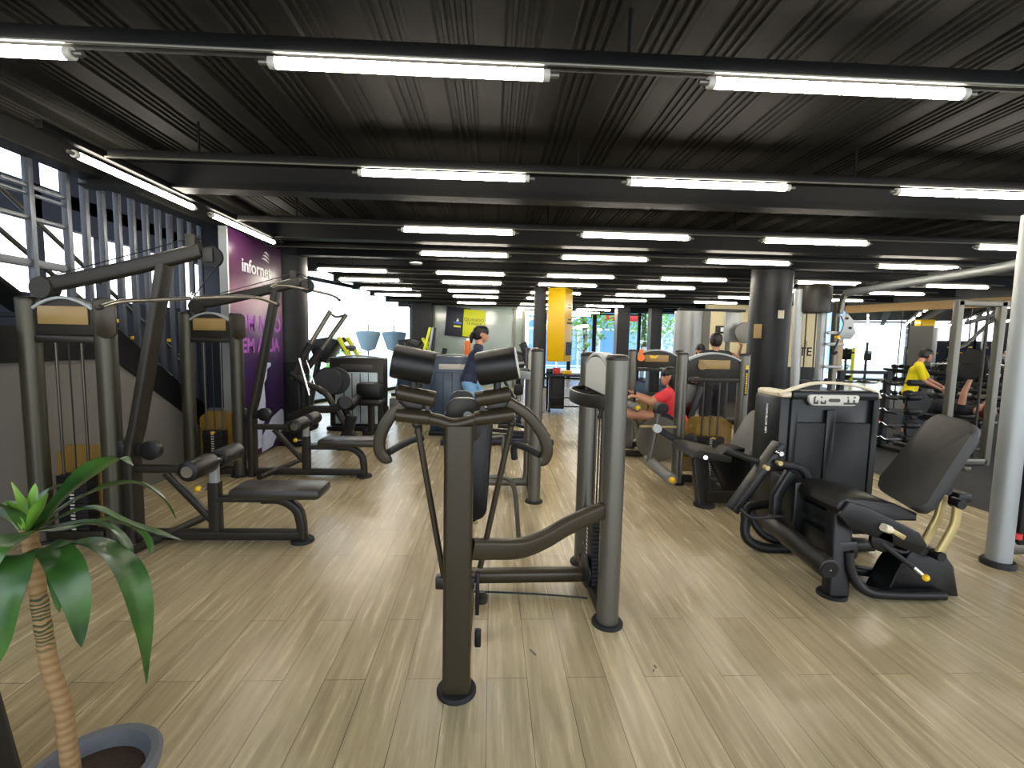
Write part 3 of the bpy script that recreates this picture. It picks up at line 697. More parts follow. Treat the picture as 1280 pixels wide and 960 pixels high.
MB().tube([P(648, 670, 3.3), P(646, 640, 3.3), P(643, 612, 3.3), P(636, 600, 3.28), P(624, 596, 3.24), P(600, 597, 3.2)], .018, 10).done('foot_bar', 'post', A)
MB().tube([P(648, 668, 3.3), PZ(650, 690, .0)], .018, 10).done('foot_bar_leg', 'post', A)

# ---- second tower machine behind it
B = thing('gym_machine', (.2, 4.8, 0), 'bronze grey tower machine directly behind the foremost roller machine', 'gym machine')
tower(B, (.43, 4.42), (.43, 5.14), 1.5, .06, face=-1, stack_h=.5, guard=False)
MB().prism([(.395, 4.48, 1.27), (.395, 5.08, 1.27), (.395, 5.08, 1.40)]+[(.395, 4.78+.3*math.cos(t), 1.40+.075*math.sin(t)) for t in [PI*i/10 for i in range(1, 10)]]+[(.395, 4.48, 1.40)], (.005, 0, 0)).done('inner_panel', 'label', B)
tr_o = [(.40, 4.46, 1.2)]+[(.40-.15*math.sin(t), 4.78-.32*math.cos(t), 1.2) for t in [PI*i/12 for i in range(1, 12)]]+[(.40, 5.1, 1.2)]
ty = MB().prism(tr_o, (0, 0, .02)).done('cup_tray', 'silver', B); MB().sweep([V(q)+V((0, 0, .035)) for q in tr_o], rrect(.014, .075, .005)).done('tray_rim', 'silver', ty)
MB().sweep([(-.35, 4.78, .09), (.40, 4.78, .09)], rrect(.08, .08, .03)).done('lower_beam', 'post', B)
MB().sweep([(-.35, 4.3, .06), (-.35, 5.3, .06)], rrect(.08, .08, .03)).done('base_spine', 'post', B)
MB().sweep([(-.35, 4.6, .06), (-.35, 4.6, .5), (-.35, 4.75, 1.0)], rrect(.08, .07, .02), (1, 0, 0)).done('seat_post', 'post', B)
MB().box((-.3, 4.9, .5), (.32, .34, .07), bev=.03).done('seat', 'vinyl', B)
MB().prism(rounded(.2, .24, .55, 1.05, -.3, 4.7, rt=.08, rb=.05), (0, .06, 0), bev=.015).done('back_pad', 'vinyl', B)
MB().cyl(P(629, 592, 4.6), P(629, 545, 4.6), .018).done('guide_post', 'post', B)
MB().tube([P(629, 545, 4.6), P(600, 548, 4.6)], .014).done('guide_arm', 'post', B)

# ---- the two lat pulldown machines along the left wall
def pulldown(label):
    L = thing('lat_pulldown_machine', (-2.3, 3.5, 0), label, 'gym machine', 'lat pulldown machines')
    Y = 3.5
    tower(L, (-3.33, Y), (-2.80, Y), 1.81, .066, pm='olive_frame', stack_h=.52, pw=.84, phh=.13)
    main = [(-2.66, Y, .0), (-2.66, Y, .66), (-2.645, Y, .76), (-2.615, Y, .86), (-2.36, Y, 2.06)]
    MB().sweep(main, rrect(.065, .125, .02), (0, 1, 0)).done('main_upright', 'frame', L)
    MB().sweep(catmull([(-3.22, Y, 1.885), (-2.9, Y, 1.955), (-2.5, Y, 2.055), (-2.1, Y, 2.165)], 5), rrect(.065, .105, .02)).done('top_arm', 'frame', L)
    MB().lathe([(.075, -.045), (.08, -.035), (.08, .035), (.075, .045)], (-3.2, Y, 1.87), (0, 1, 0)).done('rear_pulley_housing', 'frame', L)
    for x, z, r in ((-2.03, 2.12, .075), (-2.15, 2.215, .035)):
        p = MB().lathe([(r*.8, -.016), (r, -.014), (r*.86, 0), (r, .014), (r*.8, .016)], (x, Y, z), (0, 1, 0)).done('pulley', 'rubber', L)
        for s in (-1, 1): MB().box((x-.015, Y+s*.026, z+.01), (.07, .006, .10), bev=.003).done('pulley_plate', 'frame', p)
    MB().tube([(-3.15, Y, 1.96), (-2.5, Y, 2.15), (-2.15, Y, 2.25), (-2.0, Y, 2.19), (-1.965, Y, 2.1)], .004, 8, 3).done('cable', 'black', L)
    MB().prism([(-2.72+.07*math.cos(t), Y-.1, 1.66+.05*math.sin(t)+(.09 if 0 < t < PI else -.09)) for t in [2*PI*(i+.5)/20 for i in range(20)]], (0, .016, 0), bev=.003).done('pulley_guard', 'bronze', L)
    lp = MB().box((-2.64, Y, .70), (.2, .03, .09), bev=.01).done('low_pulley_cover', 'black', L)
    for xx in (-2.76, -2.52): MB().lathe([(.06, -.03), (.072, -.024), (.072, .024), (.06, .03)], (xx, Y, .70), (0, 1, 0), 24).done('pulley_disc', 'black', lp)
    MB().sweep([(-2.66, Y, .56), (-2.28, Y, .56)], rrect(.055, .06, .015)).done('low_arm', 'frame', L)
    MB().cyl((-2.28, Y-.02, .56), (-2.28, Y+.02, .56), .05).done('low_pulley', 'rubber', L)
    MB().sweep([(-2.42, Y, .53), (-2.1, Y, .17)], rrect(.05, .05, .012), (0, 1, 0)).done('diagonal_brace', 'frame', L)
    MB().sweep([(-2.72, Y, .055), (-1.44, Y, .055)], rrect(.085, .07, .015)).done('base_rail', 'frame', L)
    MB().tube([(-2.45, Y-.3, .07), (-2.3, Y+.35, .09)], .03, 12).done('foot_bar', 'frame', L)
    MB().sweep([(-2.07, Y, .05), (-2.07, Y, .46)], rrect(.085, .07, .015), (0, 1, 0)).done('seat_post', 'frame', L)
    MB().sweep([(-2.07, Y, .4), (-2.07, Y, .62)], rrect(.06, .05, .01), (0, 1, 0)).done('inner_post', 'silver', L)
    k = MB().cyl((-2.12, Y-.02, .415), (-2.17, Y-.02, .415), .008).done('pin_knob', 'chrome', L)
    MB().ball((-2.18, Y-.02, .415), .024).done('knob', 'yellow', k)
    MB().cyl((-2.07, Y-.26, .625), (-2.07, Y+.3, .625), .014).done('roller_axle', 'chrome', L)
    for y0, y1 in ((-.31, -.045), (.045, .31)):
        r = MB().roll((-2.07, Y+y0, .625), (-2.07, Y+y1, .625), .072, 28, .012).done('roller_pad', 'vinyl', L)
        MB().cyl((-2.07, Y+y0-.004, .625), (-2.07, Y+y0+.01, .625), .04, n=24).done('roller_cap', 'chrome', r)
    MB().sweep([(-2.05, Y, .335), (-1.55, Y, .335)], rrect(.07, .045, .012)).done('seat_rail', 'frame', L)
    mb = MB().box((-1.58, Y, .405), (.66, .28, .085), bev=.035); mb.done('seat', 'vinylseat', L)
    MB().sweep(catmull([(-1.72, Y, .335), (-1.58, Y, .33), (-1.47, Y, .26), (-1.435, Y, .15), (-1.43, Y, .02)], 5), rrect(.07, .075, .02), (0, 1, 0)).done('front_leg', 'frame', L)
    foot((-1.43, Y, 0), .085, L, .025)
    return L
L1 = pulldown('nearer lat pulldown machine at left with its seat beside the potted plant')
L2 = dup(L1, (0, 1.72, 0), 'farther lat pulldown machine at left in front of the purple panel')
def latbar(pts, top, label):
    pts = [V(p) for p in pts]; c = (pts[1]+pts[-2])/2
    T = thing('pulldown_bar', c, label, 'pulldown bar')
    b = MB().tube(pts, .0145, 12, 4).done('bar', 'satin', T)
    d = (pts[1]-pts[0]).normalized()
    MB().cyl(pts[0], pts[0]+d*.03, .0165).done('end_grip', 'rubber', b)
    MB().cyl(pts[-1], pts[-1]+(pts[-2]-pts[-1]).normalized()*.03, .0165).done('end_grip', 'rubber', b)
    MB().cyl(c, V(top), .004, n=8).done('cable', 'black', T)
    MB().box(c+V((0, 0, .02)), (.03, .03, .05), bev=.008).done('swivel', 'chrome', T)
latbar([P(122, 385, 2.85), P(150, 377, 3.02), P(190, 375, 3.3), P(310, 371, 3.85), P(348, 381, 4.15)], (-1.965, 3.5, 2.1), 'chrome pulldown bar hanging from the nearer lat pulldown machine at left')
latbar([(-2.15, 4.62, 2.02), (-2.1, 4.75, 2.07), (-2.0, 5.3, 2.08), (-1.93, 5.75, 2.07), (-1.9, 5.9, 2.03)], (-1.965, 5.22, 2.12), 'chrome pulldown bar hanging from the farther lat pulldown machine at left')

# ---- leg extension machine in the right foreground
R = thing('leg_extension_machine', (2.5, 3.0, 0), 'big black leg extension machine in the right foreground with a shrouded weight tower', 'gym machine')
def quad_pad(c4, thick, m, name, parent, r=.09, bev=.018, n=5):
    """pad with rounded corners on four world corners (ordered), thickness vector"""
    c4 = [V(c) for c in c4]; out = []
    for i in range(4):
        p, a, b = c4[i], c4[i-1], c4[(i+1) % 4]
        u = (a-p).normalized()*r; w = (b-p).normalized()*r
        for k in range(n+1):
            t = k/n; out.append(p+u*(1-t)**2+w*t**2)
    return MB().prism(out, thick, bev=bev).done(name, m, parent)
# weight tower
x0, x1, y0, y1 = 2.2, 2.97, 3.42, 3.78
MB().box(((x0+x1)/2, (y0+y1)/2, .64), (x1-x0, y1-y0, 1.10), bev=.03).done('tower_body', 'smoke', R)
MB().box(((x0+x1)/2+.03, y0-.004, .56), (.60, .03, .86), bev=.01).done('front_recess', 'black', R)
MB().box((x0+.1, y0-.012, .66), (.055, .03, 1.02), bev=.008).done('front_rib', 'smoke', R)
MB().box((2.585, y0-.022, .66), (.07, .02, .86), bev=.006).done('centre_strip', 'smoke', R)
MB().box((x1-.03, y0-.012, .64), (.05, .03, 1.06), bev=.008).done('front_rib', 'black', R)
MB().box(((x0+x1)/2+.03, y0+.02, 1.2), (.68, .1, .07), bev=.02).done('head_block', 'smoke', R)
pl = rounded(.37, .40, 1.125, 1.205, 2.585, y0-.045, rt=.02, rb=.03)
lb = MB().prism(pl, (0, .03, 0), bev=.006).done('label_plate', 'label', R)
mb = MB()
for dx, w, h in ((-.155, .012, .05), (-.14, .02, .018), (-.13, .008, .03), (-.085, .02, .016), (-.07, .012, .03), (-.1, .012, .024), (.09, .03, .014), (.11, .012, .04), (.13, .035, .014), (.155, .012, .034), (.165, .02, .014)):
    mb.box((2.585+dx, y0-.047, 1.16+(h-.05)/2), (w, .003, h))
for dx in (-.15, -.1, .105, .158): mb.cyl((2.585+dx, y0-.0455, 1.188), (2.585+dx, y0-.0485, 1.188), .007, n=10)
mb.done('pictograms', 'ink', lb)
sl = MB(); sl.prism([(2.585+a, y0-.047, 1.165+b) for a, b in rrect(.09, .026, .012)], (0, -.003, 0)); sl.done('slot_window', 'ink', lb)
arcp = [V((x0-.005, y0+.02, 1.2)), V((x0+.06, y0, 1.235)), V((x0+.22, y0-.005, 1.285)), V((x0+.38, y0-.005, 1.295)), V((x0+.55, y0-.005, 1.28)), V((x1-.06, y0, 1.24)), V((x1+.005, y0+.01, 1.185))]
MB().sweep(catmull(arcp, 5), rrect(.05, .02, .008), (0, 0, 1)).done('arch_handle', 'cream', R)
MB().box((x0+.06, (y0+y1)/2-.02, 1.2), (.12, y1-y0-.02, .05), bev=.02).done('corner_cap', 'cream', R)
sm = text('LEG EXTENSION', (x0-.004, 3.58, .99), (0, 0, 1), (0, 1, 0), .032, 'white', R)
MB().tube([(x0+.02, 3.45, .34), (1.99, 3.40, .32), (1.965, 3.38, .22), (1.97, 3.36, .1), (2.08, 3.33, .035), (2.3, 3.32, .032), (2.5, 3.32, .032)], .036, 14).done('base_tube', 'black', R)
MB().tube([(2.06, 3.5, .3), (2.09, 3.46, .16), (2.2, 3.42, .06), (2.4, 3.4, .04)], .03, 12).done('base_tube', 'black', R)
MB().box((2.6, 3.35, .05), (.7, .12, .07), bev=.015).done('base_beam', 'black', R)
# seat
pr = [P(1062, 628, 2.66), P(1085, 634, 2.66), P(1150, 666, 2.66), P(1160, 682, 2.66), P(1150, 694, 2.66), P(1062, 660, 2.66), P(1050, 645, 2.66)]
MB().prism(pr, (0, .03, 0), bev=.008).done('seat_side_plate', 'blackgloss', R)
sp_ = [(2.13, .575), (2.145, .615), (2.20, .645), (2.3, .645), (2.5, .60), (2.66, .545), (2.66, .49), (2.4, .50), (2.25, .52), (2.16, .53)]
MB().prism([(a, 2.69, b) for a, b in sp_], (0, .42, 0), bev=.02).done('seat', 'vinyl', R)
MB().box((2.3, 2.92, .46), (.26, .34, .09), bev=.015).done('seat_carrier', 'smoke', R)
MB().sweep([(2.19, 2.72, .01), (2.2, 2.74, .30), (2.24, 2.8, .52)], rrect(.13, .09, .02), (0, 1, 0)).done('seat_post', 'black', R)
foot((2.17, 2.72, 0), .085, R, .02, 'black')
MB().sweep(catmull([(2.24, 2.70, .3), (2.26, 2.69, .16), (2.34, 2.675, .06), (2.5, 2.67, .035), (2.84, 2.66, .035)], 6), rrect(.07, .055, .02)).done('base_rail', 'black', R)
MB().sweep([(2.3, 3.0, .06), (2.78, 2.86, .045)], rrect(.07, .055, .015)).done('base_rail', 'black', R)
fa = [P(1138, 688, 2.70), P(1156, 684, 2.70), P(1181, 692, 2.70), P(1193, 708, 2.70), P(1199, 747, 2.70), P(1190, 746, 2.70), P(1176, 737, 2.70), P(1169, 750, 2.70), P(1104, 750, 2.70), P(1122, 715, 2.70)]
MB().prism(fa, (0, .16, 0), bev=.012).done('rear_fairing', 'blackgloss', R)
MB().box(P(1175, 752, 2.72)+V((-.1, .05, -.01)), (.36, .2, .03), bev=.01).done('rear_base_plate', 'black', R)
# back rest
NB, FB = P(1150, 642, 2.68), P(1090, 607, 3.08)
NT, FT = P(1222, 530, 2.70), P(1166, 515, 3.10)
nb = (NT-NB).cross(FB-NB).normalized()
if nb.x < 0: nb = -nb
nb = nb*.075
bk = quad_pad([NB, NT, FT, FB], nb, 'vinylback', 'backrest', R, r=.08, bev=.022)
cc = (NB+NT+FB+FT)/4+nb
e1 = (NT-NB).normalized(); e2 = (FB-NB).normalized(); rb = Matrix((e1, e2, nb.normalized())).transposed()
MB().box(cc+nb*.15-e1*.02, (.46, .3, .03), rb, bev=.012).done('backrest_shell', 'blackgloss', R)
def link(pts, r, label):
    l = MB().sweep(catmull(pts, 6), rrect(.05, .03, .01), (0, 1, 0)).done('curved_link', 'brass', R)
    for q in (pts[0], pts[-1]): MB().cyl(V(q)+V((0, -.03, 0)), V(q)+V((0, .035, 0)), r, n=18).done('pivot_bolt', 'black', l)
    return l
link([P(1197, 629, 2.66), P(1193, 655, 2.66), P(1181, 678, 2.66), P(1172, 694, 2.66)], .03, '')
link([P(1180, 612, 2.74), P(1174, 642, 2.74), P(1162, 666, 2.74), P(1150, 686, 2.70)], .028, '')
MB().box(P(1192, 618, 2.8), (.09, .16, .06), bev=.015).done('link_bracket', 'black', R)
MB().cyl(P(1112, 662, 2.65), P(1104, 659, 2.64), .024).done('lever_knob', 'cream', R)
MB().box(P(1123, 668, 2.65), (.1, .012, .03), Matrix.Rotation(.5, 3, 'Y'), bev=.01).done('lever_slot', 'brass', R)
MB().lathe([(.075, 0), (.08, .01), (.08, .03), (.05, .04)], P(1100, 672, 2.7), (0, -1, 0)).done('cam_disc', 'black', R)
MB().sweep([P(1100, 678, 2.68), P(1140, 708, 2.64)], rrect(.045, .03, .008)).done('adjuster_arm', 'black', R)
l = MB().cyl(P(1140, 708, 2.64), P(1155, 721, 2.62), .013).done('adjuster_pin', 'chrome', R)
MB().ball(P(1157, 722, 2.61), .022).done('knob', 'yellow', l)
MB().tube([P(1112, 685, 2.68), P(1130, 690, 2.68), P(1142, 682, 2.68)], .012, 10).done('brace_hook', 'black', R)
# shin roller and movement arm
ra, rbb = V((2.01, 3.13, .3)), V((1.99, 2.5, .285))
ra, rbb = P(962, 652, 3.1), P(1037, 712, 2.5)
rl_ = MB().roll(ra, rbb, .062, 28, .012).done('shin_roller', 'vinyl', R)
dd = (rbb-ra).normalized(); MB().cyl(rbb-dd*.002, rbb+dd*.006, .05, n=24).done('roller_cap', 'black', rl_); MB().cyl(rbb+dd*.005, rbb+dd*.01, .006).done('cap_bolt', 'chrome', rl_)
aT, aB = P(978, 555, 3.05), P(917, 640, 3.05)
ax = (aT-aB).normalized(); sd = V((0, 1, 0)); th = ax.cross(sd)
ra_ = Matrix((ax, sd, th)).transposed()
MB().box((aT+aB)/2+V((0, .03, 0)), ((aT-aB).length, .11, .055), ra_, bev=.012).done('movement_arm', 'blackgloss', R)
for q, mm in ((P(976, 567, 2.98), 'chrome'), (P(959, 585, 2.98), 'brass'), (P(975, 579, 2.98), 'brass')):
    MB().cyl(q+V((0, .03, 0)), q+V((0, -.01, 0)), .016, n=14).done('arm_bolt', mm, R)
MB().tube([P(925, 636, 3.0), P(938, 646, 2.98), P(960, 647, 2.98), P(985, 645, 3.0)], .012, 10).done('hose', 'black', R)
MB().cyl(P(900, 563, 3.25)+V((.05, 0, 0)), P(958, 580, 3.1), .022).done('pivot_tube', 'smoke', R)
MB().sweep([P(988, 590, 3.1), P(970, 620, 3.1), P(968, 655, 3.1)], rrect(.07, .06, .015), (0, 1, 0)).done('roller_arm', 'smoke', R)
MB().sweep(catmull([P(975, 580, 3.12), P(1000, 585, 3.12), P(1010, 600, 3.12)], 5), rrect(.05, .05, .012), (0, 1, 0)).done('pivot_link', 'black', R)
MB().box((2.2, 3.2, .42), (.18, .3, .42), bev=.02).done('pivot_housing', 'smoke', R)
MB().box((2.24, 2.95, .30), (.14, .5, .12), bev=.02).done('cross_beam', 'smoke', R)

# ---- open tower leg curl machine behind it
T2 = thing('leg_curl_machine', (2.3, 4.7, 0), 'grey leg curl machine with open tower and tan plaque, right of the woman in red', 'gym machine')
tower(T2, (2.10, 5.05), (2.80, 5.05), 1.485, .062, stack_h=.56, deep=1.0)
MB().box((2.80, 4.985, 1.17), (.03, .004, .30)).done('warning_strip', 'black', T2)
mb = MB()
for i in range(9): mb.box((2.80, 4.982, 1.05+i*.026), (.016, .003, .018))
mb.box((2.80, 4.982, 1.33), (.03, .003, .045)); mb.done('warning_marks', 'yellow', T2)
MB().cyl((2.3, 5.01, 1.34), (2.3, 4.99, 1.34), .045).done('amber_reflection', 'amber', T2)  # amber disc stands in for a faint orange-brown reflection
NB, FB, NT, FT = P(935, 574, 4.2), P(904, 568, 4.55), P(963, 518, 4.25), P(938, 509, 4.55)
nb = (NT-NB).cross(FB-NB).normalized(); nb = (nb if nb.x > 0 else -nb)*.08
quad_pad([NB, NT, FT, FB], nb, 'vinylgrey', 'backrest', T2, r=.1, bev=.03)
MB().prism([P(893, 575, 4.3), P(912, 560, 4.3), P(955, 562, 4.3), P(960, 600, 4.3), P(935, 640, 4.3), P(915, 620, 4.3)], (0, .2, 0), bev=.02).done('drive_housing', 'blackgloss', T2)
pr = [P(838, 551, 4.75), P(846, 549, 4.75), P(905, 572, 4.25), P(905, 592, 4.2), P(866, 572, 4.5)]
MB().prism([(1.93, 4.28, .49), (1.95, 4.28, .545), (2.0, 4.28, .565), (2.32, 4.28, .50), (2.32, 4.28, .44), (2.0, 4.28, .47)], (0, .55, 0), bev=.02).done('seat', 'vinylback', T2)
MB().cyl(P(882, 572, 4.2), P(882, 572, 4.23), .02).done('side_bolt', 'chrome', T2)
MB().sweep([(2.09, 4.33, .02), (2.07, 4.36, .2), (2.05, 4.4, .46)], rrect(.15, .08, .015), (0, 1, 0)).done('seat_post', 'frame', T2)
foot((2.09, 4.33, 0), .1, T2, .03)
MB().sweep([(2.09, 4.33, .1), (2.7, 4.33, .1)], rrect(.09, .12, .015)).done('base_rail', 'frame', T2)
MB().sweep([(2.35, 4.33, .06), (2.4, 5.0, .06)], rrect(.09, .07, .015)).done('base_link', 'frame', T2)
a, b = PZ(811, 575, .25), PZ(840, 600, .25)
r = MB().roll(a, b, .06, 24, .012).done('ankle_roller', 'vinylgrey', T2)
dd = (b-a).normalized(); MB().ball(b+dd*.005, .035).done('roller_cap', 'yellow', r)
MB().cyl(a, a-dd*.12, .03).done('roller_axle', 'post', T2)
MB().tube([P(823, 517, 5.0), P(818, 545, 5.0), P(811, 578, 5.0)], .032, 12).done('lever_arm', 'post', T2)
MB().roll(P(823, 509, 5.25), P(829, 511, 4.8), .06).done('counter_pad', 'rubber', T2)
MB().cyl(P(820, 535, 4.95), P(822, 536, 4.8), .045).done('pivot_hub', 'silver', T2)
MB().cyl(P(800, 533, 4.97), P(845, 534, 5.0), .014).done('pivot_rod', 'brass', T2)
MB().sweep([P(822, 536, 5.02), P(850, 553, 4.9), P(870, 563, 4.7)], rrect(.07, .05, .012), (0, 1, 0)).done('swing_link', 'black', T2)
MB().lathe([(.07, 0), (.08, .02), (.05, .04)], P(862, 550, 4.95), (0, -1, 0)).done('pulley', 'rubber', T2)

# ---- the machine the woman in red sits on
T1 = thing('leg_extension_machine', (2.2, 6.4, 0), 'grey open tower machine with orange badge that the woman in red sits on', 'gym machine')
tower(T1, (2.09, 6.85), (2.80, 6.85), 1.49, .062, stack_h=.56)
MB().prism([(2.34, 6.79, 1.36), (2.42, 6.79, 1.36), (2.46, 6.79, 1.41), (2.4, 6.79, 1.395), (2.32, 6.79, 1.41)], (0, -.01, 0)).done('arrow_badge', 'yellow', T1)
MB().cyl((2.2, 6.80, 1.37), (2.2, 6.785, 1.37), .055).done('round_badge', 'orange', T1); MB().cyl((2.2, 6.80, 1.46), (2.2, 6.785, 1.46), .035).done('round_badge', 'orange', T1)
MB().lathe([(.28, 0), (.30, .02), (.30, .05), (.2, .06)], P(822, 548, 6.05), (0, -1, 0), 36).done('cam_guard', 'post', T1)
MB().box((2.4, 6.3, .43), (.55, .42, .08), bev=.03).done('seat', 'vinyl', T1)
MB().prism([(2.62, 6.1, .5), (2.7, 6.1, .5), (2.86, 6.1, 1.0), (2.78, 6.1, 1.02)], (0, .4, 0), bev=.02).done('backrest', 'vinyl', T1)
MB().sweep([(2.35, 6.3, .03), (2.35, 6.3, .4)], rrect(.12, .1, .02), (0, 1, 0)).done('seat_post', 'frame', T1)
MB().sweep([(1.75, 6.3, .05), (2.85, 6.3, .05)], rrect(.1, .08, .02)).done('base_rail', 'frame', T1)
MB().sweep([(2.4, 6.3, .05), (2.42, 6.85, .05)], rrect(.1, .08, .02)).done('base_link', 'frame', T1)
a, b = P(781, 503, 6.5), P(797, 510, 6.0)
r = MB().roll(a, b, .055).done('thigh_roller', 'vinylgrey', T1); MB().ball(b+(b-a).normalized()*.004, .035).done('roller_cap', 'yellow', r)
MB().sweep([P(786, 508, 6.45), P(800, 540, 6.4), P(812, 566, 6.3)], rrect(.05, .05, .01), (0, 1, 0)).done('roller_arm', 'post', T1)
MB().cyl(P(793, 504, 6.2), P(794, 488, 6.2), .016).done('hand_grip', 'black', T1)
MB().cyl(P(785, 504, 6.35), P(785, 487, 6.35), .016).done('hand_grip', 'black', T1)

# ---- shrouded stack machines
def stack_tower(T, c, w, d, h, body, panel, ang=0, ribs=4):
    rot = Matrix.Rotation(ang, 3, 'Z'); c = V(c)
    q = lambda x, y, z: c+rot@V((x, y, z))
    MB().box(q(0, 0, h/2+.02), (w, d, h-.04), rot, bev=.03).done('tower_body', body, T)
    p = MB().box(q(0, -d/2, h*.44), (w*.78, .03, h*.72), rot, bev=.01).done('front_shroud', panel, T)
    mb = MB()
    for i in range(ribs):
        mb.box(q(-w*.3+w*.6*(i+.5)/ribs, -d/2-.017, h*.44), (.012, .008, h*.7), rot)
    mb.done('shroud_groove', 'smoke', p)
    MB().box(q(0, -d/2-.005, h*.87), (w*.6, .03, .09), rot, bev=.008).done('label_plate', 'label' if body != 'frame' else 'ink', T)
    MB().sweep([q(w*.5*t, -d*.1, h-.02+.05*(1-t*t)) for t in [i/5-1 for i in range(11)]], rrect(.12, .024, .01), (0, 0, 1)).done('arch_handle', 'silver', T)
    MB().box(q(0, -d/2-.1, .04), (w, .14, .07), rot, bev=.015).done('base', 'black', T)
S1 = thing('arm_curl_machine', (-2.3, 8.3, 0), 'stack machine with shroud painted pale with reflected light in front of the bright left window', 'gym machine')
stack_tower(S1, (-2.32, 8.2, 0), .92, .35, 1.24, 'frame', 'shroudsheen')
MB().box((-1.95, 7.55, .55), (.42, .36, .09), bev=.035).done('seat', 'vinyl', S1); MB().box((-2.0, 7.7, .72), (.4, .3, .26), bev=.05).done('arm_pad', 'vinyl', S1)
MB().sweep([(-1.95, 7.55, .02), (-1.95, 7.55, .5)], rrect(.1, .08, .02), (0, 1, 0)).done('seat_post', 'frame', S1); MB().box((-2.0, 7.8, .05), (.14, .7, .07), bev=.015).done('base_rail', 'black', S1)
MB().roll(P(437, 508, 7.2), P(448, 497, 7.5), .075).done('roller_pad', 'vinyl', S1)
MB().sweep([P(428, 505, 7.4), P(440, 530, 7.4), P(424, 552, 7.4)], rrect(.1, .08, .02), (0, 1, 0)).done('side_frame', 'black', S1)
S2 = thing('shrouded_stack_machine', (-1.45, 9.2, 0), 'dark blue grey shrouded stack machine left of the walking woman, farther one', 'gym machine')
stack_tower(S2, (-1.45, 9.2, 0), .78, .35, 1.33, 'shroudblue', 'shroudblue', ribs=3)
MB().box((-1.2, 8.7, .5), (.36, .36, .08), bev=.03).done('seat', 'vinyl', S2); MB().sweep([(-1.2, 8.7, .02), (-1.2, 8.7, .46)], rrect(.1, .08, .02), (0, 1, 0)).done('seat_post', 'black', S2)
MB().sweep([(-.98, 8.9, .03), (-.98, 8.9, 1.05), (-.9, 8.9, 1.42)], rrect(.09, .09, .02), (1, 0, 0)).done('side_frame', 'black', S2)
S3 = thing('shrouded_stack_machine', (-.66, 7.9, 0), 'shrouded stack machine just left of the walking woman, nearer one with silver edge', 'gym machine')
stack_tower(S3, (-.66, 7.9, 0), .74, .34, 1.3, 'shroudblue', 'shroudblue', ribs=3)
MB().box((-1.22, 7.75, .6), (.12, .14, 1.2), bev=.03).done('side_frame', 'black', S3); MB().box((-1.2, 7.7, 1.33), (.34, .12, .14), bev=.03).done('head_pad', 'vinyl', S3); MB().box((-.9, 7.75, .3), (.6, .1, .08), bev=.02).done('base_link', 'black', S3)

# ---- plate loaded press in front of the round column
K = thing('plate_loaded_press', (-2.75, 6.9, 0), 'black plate loaded press with two long grey lever handles in front of the left column', 'gym machine')
MB().sweep([P(372, 555, 6.7), P(369, 500, 6.7), P(366, 452, 6.7)], rrect(.22, .16, .03), (0, 1, 0)).done('main_frame', 'black', K)
for (a0, a1, a2), nm in (((P(413, 389, 6.9), P(388, 430, 6.75), P(364, 474, 6.6)), 0), ((P(433, 393, 7.2), P(402, 437, 7.05), P(376, 470, 6.9)), 1)):
    h = MB().tube([a0, a0.lerp(a1, .55), a1], .032, 12, 3).done('lever_handle', 'post', K)
    MB().tube([a1, a2], .05, 12).done('handle_grip', 'rubber', h)
MB().tube([P(412, 391, 6.9), P(420, 396, 7.05), P(432, 394, 7.2)], .018, 10).done('handle_bridge', 'post', K)
MB().sweep(catmull([P(364, 466, 6.6), P(382, 479, 6.6), P(405, 490, 6.6), P(417, 507, 6.6), P(435, 535, 6.6), P(445, 545, 6.6)], 5), rrect(.075, .09, .025), (0, 1, 0)).done('curved_arm', 'frame', K)
MB().sweep(catmull([P(362, 521, 6.5), P(385, 512, 6.5), P(416, 511, 6.5), P(440, 500, 6.5)], 5), rrect(.06, .1, .02)).done('link_arm', 'frame', K)
MB().tube([P(374, 448, 6.5), P(387, 494, 6.5)], .014, 8).done('gas_strut', 'chrome', K); MB().tube([P(383, 450, 6.9), P(393, 480, 6.9)], .012, 8).done('gas_strut', 'chrome', K)
MB().cyl(P(429, 503, 6.6), P(432, 503, 6.3), .085).done('pivot_hub', 'black', K)
MB().box(P(378, 532, 6.7), (.4, .3, .14), bev=.06).done('seat', 'vinyl', K)
MB().box(P(380, 556, 6.8)+V((0, 0, -.02)), (.7, .18, .08), bev=.02).done('base_rail', 'black', K)
MB().sweep([P(440, 520, 6.6), P(430, 556, 6.6)], rrect(.14, .1, .02), (0, 1, 0)).done('rear_leg', 'black', K)
for k, dx in enumerate((0, .05)):
    c = P(410, 477, 7.1)+V((dx*1.4, .14*k, 0))
    d = MB().lathe([(.03, -.02), (.2, -.02), (.215, 0), (.2, .02), (.03, .02)], c, (.5, -1, 0), 28)
    tag(d.done('weight_plate', 'plate', origin=c), 'round black weight plate on the left press, '+('front' if k == 0 else 'rear')+' one beside the bright window', 'weight plate', 'plates on the left press')

